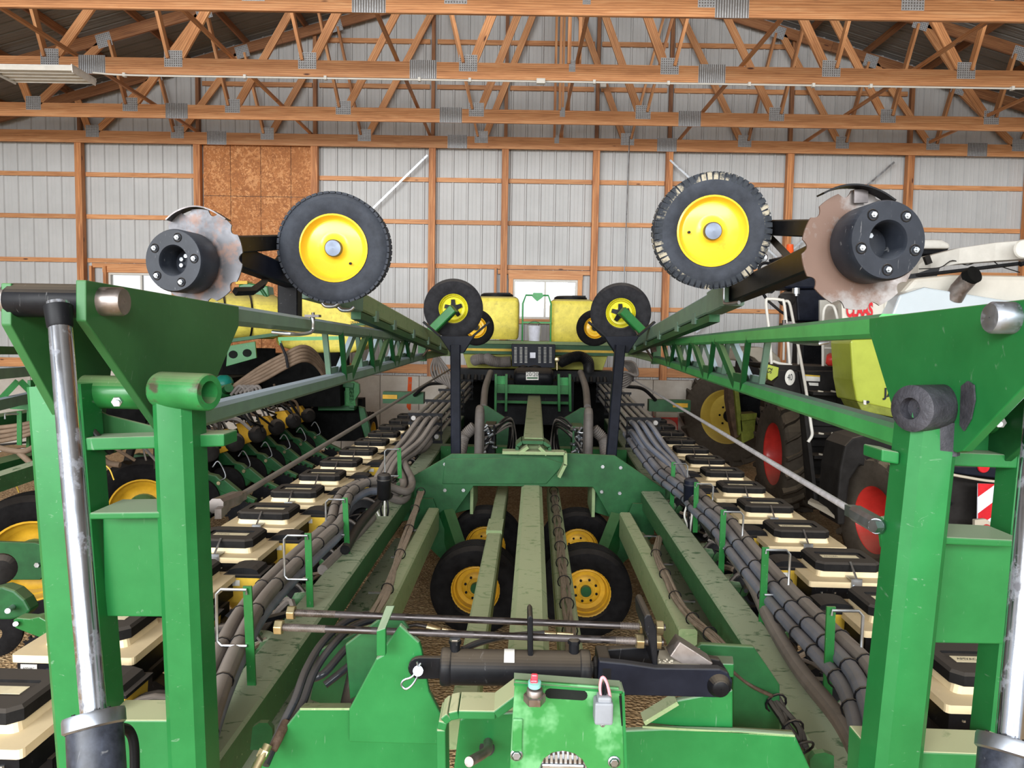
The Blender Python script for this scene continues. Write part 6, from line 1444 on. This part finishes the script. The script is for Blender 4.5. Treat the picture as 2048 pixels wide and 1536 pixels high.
hp('rear_fender', [(1676, 1050), (1675, 1000), (1680, 940), (1690, 892), (1706, 876), (1740, 868), (1860, 880), (1860, 960), (1720, 930), (1700, 960), (1690, 1050)], 7.75, .5, 'charcoal', .02, label='dark fender over the rear wheel')
hp('fender_inner', [(1690, 1060), (1694, 960), (1705, 895), (1740, 880), (1860, 888), (1860, 1100), (1700, 1100)], 8.5, .05, 'navy', .005)
def rail(pts, r=.018): return ob('handrail', MB().tube(cr([P(*q) for q in pts], 4), r, 8), 'white', hv)
rail([(1543, 728, 9.0), (1538, 660, 9.0), (1532, 604, 9.0), (1540, 598, 9.0), (1562, 600, 9.0), (1568, 606, 9.0), (1574, 660, 9.0), (1580, 738, 9.0)])
rail([(1567, 603, 9.3), (1578, 605, 9.3), (1586, 640, 9.2), (1596, 690, 9.0), (1607, 750, 8.7), (1615, 800, 8.5), (1622, 850, 8.4), (1624, 870, 8.4), (1616, 884, 8.4)])
rail([(1545, 722, 9.0), (1560, 727, 9.0), (1583, 730, 9.0)]); rail([(1596, 660, 9.4), (1597, 732, 9.4)], .016); rail([(1570, 610, 9.6), (1567, 720, 9.6)], .016)
rail([(1646, 732, 8.9), (1646, 640, 8.9), (1650, 615, 8.9), (1660, 610, 8.9), (1671, 622, 8.9), (1685, 690, 8.8), (1695, 740, 8.7), (1701, 775, 8.6), (1695, 788, 8.6)]); rail([(1647, 696, 8.9), (1685, 697, 8.9)], .014)
hp('rail_foot', [(1687, 784), (1702, 784), (1702, 790), (1687, 790)], 8.55, .03, 'white')
# rear end with lamps and hazard board
hp('rear_panel', [(1890, 940), (2090, 960), (2090, 1180), (1885, 1120)], 6.35, .1, 'charcoal', .01)
hp('lamp_bar', [(1893, 933), (2100, 938), (2100, 968), (2040, 962), (1935, 950), (1893, 944)], 6.2, .12, 'navy', .012)
ob('beige_trim', MB().tube(cr([P(1893, 947, 6.18), P(1930, 954, 6.18), P(1990, 963, 6.18), (P(2090, 966, 6.18))], 4), .012, 8), 'beige', hv)
for x in (1967, 2026): ob('tail_lamp', MB().lathe([(.001, .012), (.045, .01), (.05, 0)], P(x, 934, 6.19), (0, -1, 0), 20), 'red_sign', hv)
hb = hp('hazard_board', [(1956, 967), (2034, 970), (2034, 1080), (1954, 1078)], 6.15, .012, 'sign_white', .002, label='red and white striped hazard board')
def clipx(poly, lo, hi):
    return poly
for pts in ([(1956, 967), (1992, 968), (1956, 994)], [(1956, 1027), (1956, 1046), (1975, 1040), (2034, 1001), (2034, 970.5), (2031, 971)], [(1994, 1067), (2034, 1040), (2034, 1068)], ): ob('red_stripe', MB().prism([P(x, y, 6.148) for x, y in pts], (0, .002, 0)), 'red_sign', hb)
ob('red_stripe', MB().prism([P(x, y, 6.147) for x, y in ((1956, 1029), (1956, 1060), (1975, 1042))], (0, .002, 0)), 'red_sign', hb)
hp('corner_lamp', [(1950, 1040), (1972, 1038), (1988, 1048), (1993, 1068), (1950, 1068)], 6.1, .04, 'beige', .006); ob('corner_reflector', MB().lathe([(.001, .01), (.036, .008), (.04, 0)], P(1973, 1058, 6.095), (0, -1, 0), 20), 'red_sign', hv)
ob('panel_bolt', hexnut(MB(), P(1898, 1006, 6.34), (0, -1, 0), .02, .02), 'black', hv)
ob('underbody', MB().bb(4.75, 6.6, 7.2, 11.9, .7, 1.7), 'charcoal', hv, bev=.02)
fe = empty('fire_extinguisher', P(1670, 727, 8.85), 'red fire extinguisher lying on the harvester platform behind the white handrail', 'extinguisher')
a, b = P(1652, 718, 8.72), P(1690, 722, 8.66)
ob('cylinder', MB().lathe([(.001, 0), (.05, .0), (.075, .03), (.075, .19), (.06, .22), (.02, .24)], a, b-a, 24), 'red', fe); ob('label', MB().lathe([(.0765, .10), (.0765, .145)], a, b-a, 24), 'tape', fe); ob('nozzle', MB().bar(P(1676, 730, 8.6), P(1692, 718, 8.6), .03, .025), 'tape', fe)
# ================================================================ MACHINE WITH THE YELLOW WHEEL BY THE WALL
ym = empty('farm_machine', V(3.9, 14, ZF), 'machine with a tall yellow wheel and olive frame against the back wall', 'machine')
agwheel(0, 0, 14.6, 3.70, .98, .53, .5, Vector((-.62, -.78, 0)), 'yellow_pale', ym, 22, .12, lab='tall lugged tyre on a plain yellow rim')
ym_y = 12.6
hp('brown_upright', [(1456, 768), (1466, 766), (1478, 860), (1480, 872), (1470, 878), (1462, 840), (1456, 800)], ym_y, .25, 'rust_panel', .006, par=ym)
hp('olive_post', [(1468, 766), (1476, 764), (1486, 862), (1478, 872)], ym_y-.1, .2, 'olive', .006, par=ym)
hp('olive_box', [(1480, 840), (1512, 834), (1508, 876), (1484, 888)], ym_y-.1, .4, 'olive', .008, par=ym); hp('olive_beam', [(1482, 828), (1514, 826), (1514, 838), (1484, 842)], ym_y-.15, .3, 'olive', .006, par=ym)
hp('dark_core', [(1478, 768), (1522, 768), (1520, 850), (1484, 850)], ym_y+.3, .2, 'black', .006, par=ym)
arc = [(1478, 720), (1482, 704), (1495, 695), (1520, 694), (1545, 702), (1560, 716), (1567, 740), (1568, 770)]; inn = [(1540, 770), (1534, 748), (1524, 730), (1510, 716), (1496, 710), (1486, 716), (1482, 724)]
hp('beige_fender', arc+inn, ym_y-.2, .9, 'beige', .02, par=ym, label='rounded beige fender'); hp('fender_interior', [(1482, 712), (1495, 706), (1520, 720), (1532, 750), (1530, 790), (1476, 790)], ym_y+.1, .3, 'charcoal', .01, par=ym)
rb = empty('red_box', V(2.3, 15.2, ZF), 'small red box with a tan drum standing at the wall foot right of the middle', 'box')
ob('body', MB().prism([P(x, y, 15.2) for x, y in ((1312, 824), (1356, 825), (1356, 900), (1312, 900))], (0, .35, 0)), 'red', rb, bev=.01); ob('top_panel', MB().prism([P(x, y, 15.18) for x, y in ((1312, 824), (1356, 825), (1356, 835), (1312, 835))], (0, .3, 0)), 'beige', rb, bev=.008)
ob('drum', MB().lathe([(.001, -.02), (.15, 0), (.16, .03), (.16, .5)], P(1339, 856, 14.9), (0, 1, 0), 28), 'pinkish', rb)
fr_ = ob('floor_roller', MB().lathe([(.10, .10), (.27, .10), (.31, .06), (.31, -.06), (.27, -.10), (.10, -.10)], V(2.62, 12.6, ZF+.31)+Vector((0, 0, 0)), (1, .25, 0), 32), 'rubber', None, 'plain dusty tyre standing upright on the floor beside the farthest right cream boxes', 'tyre')
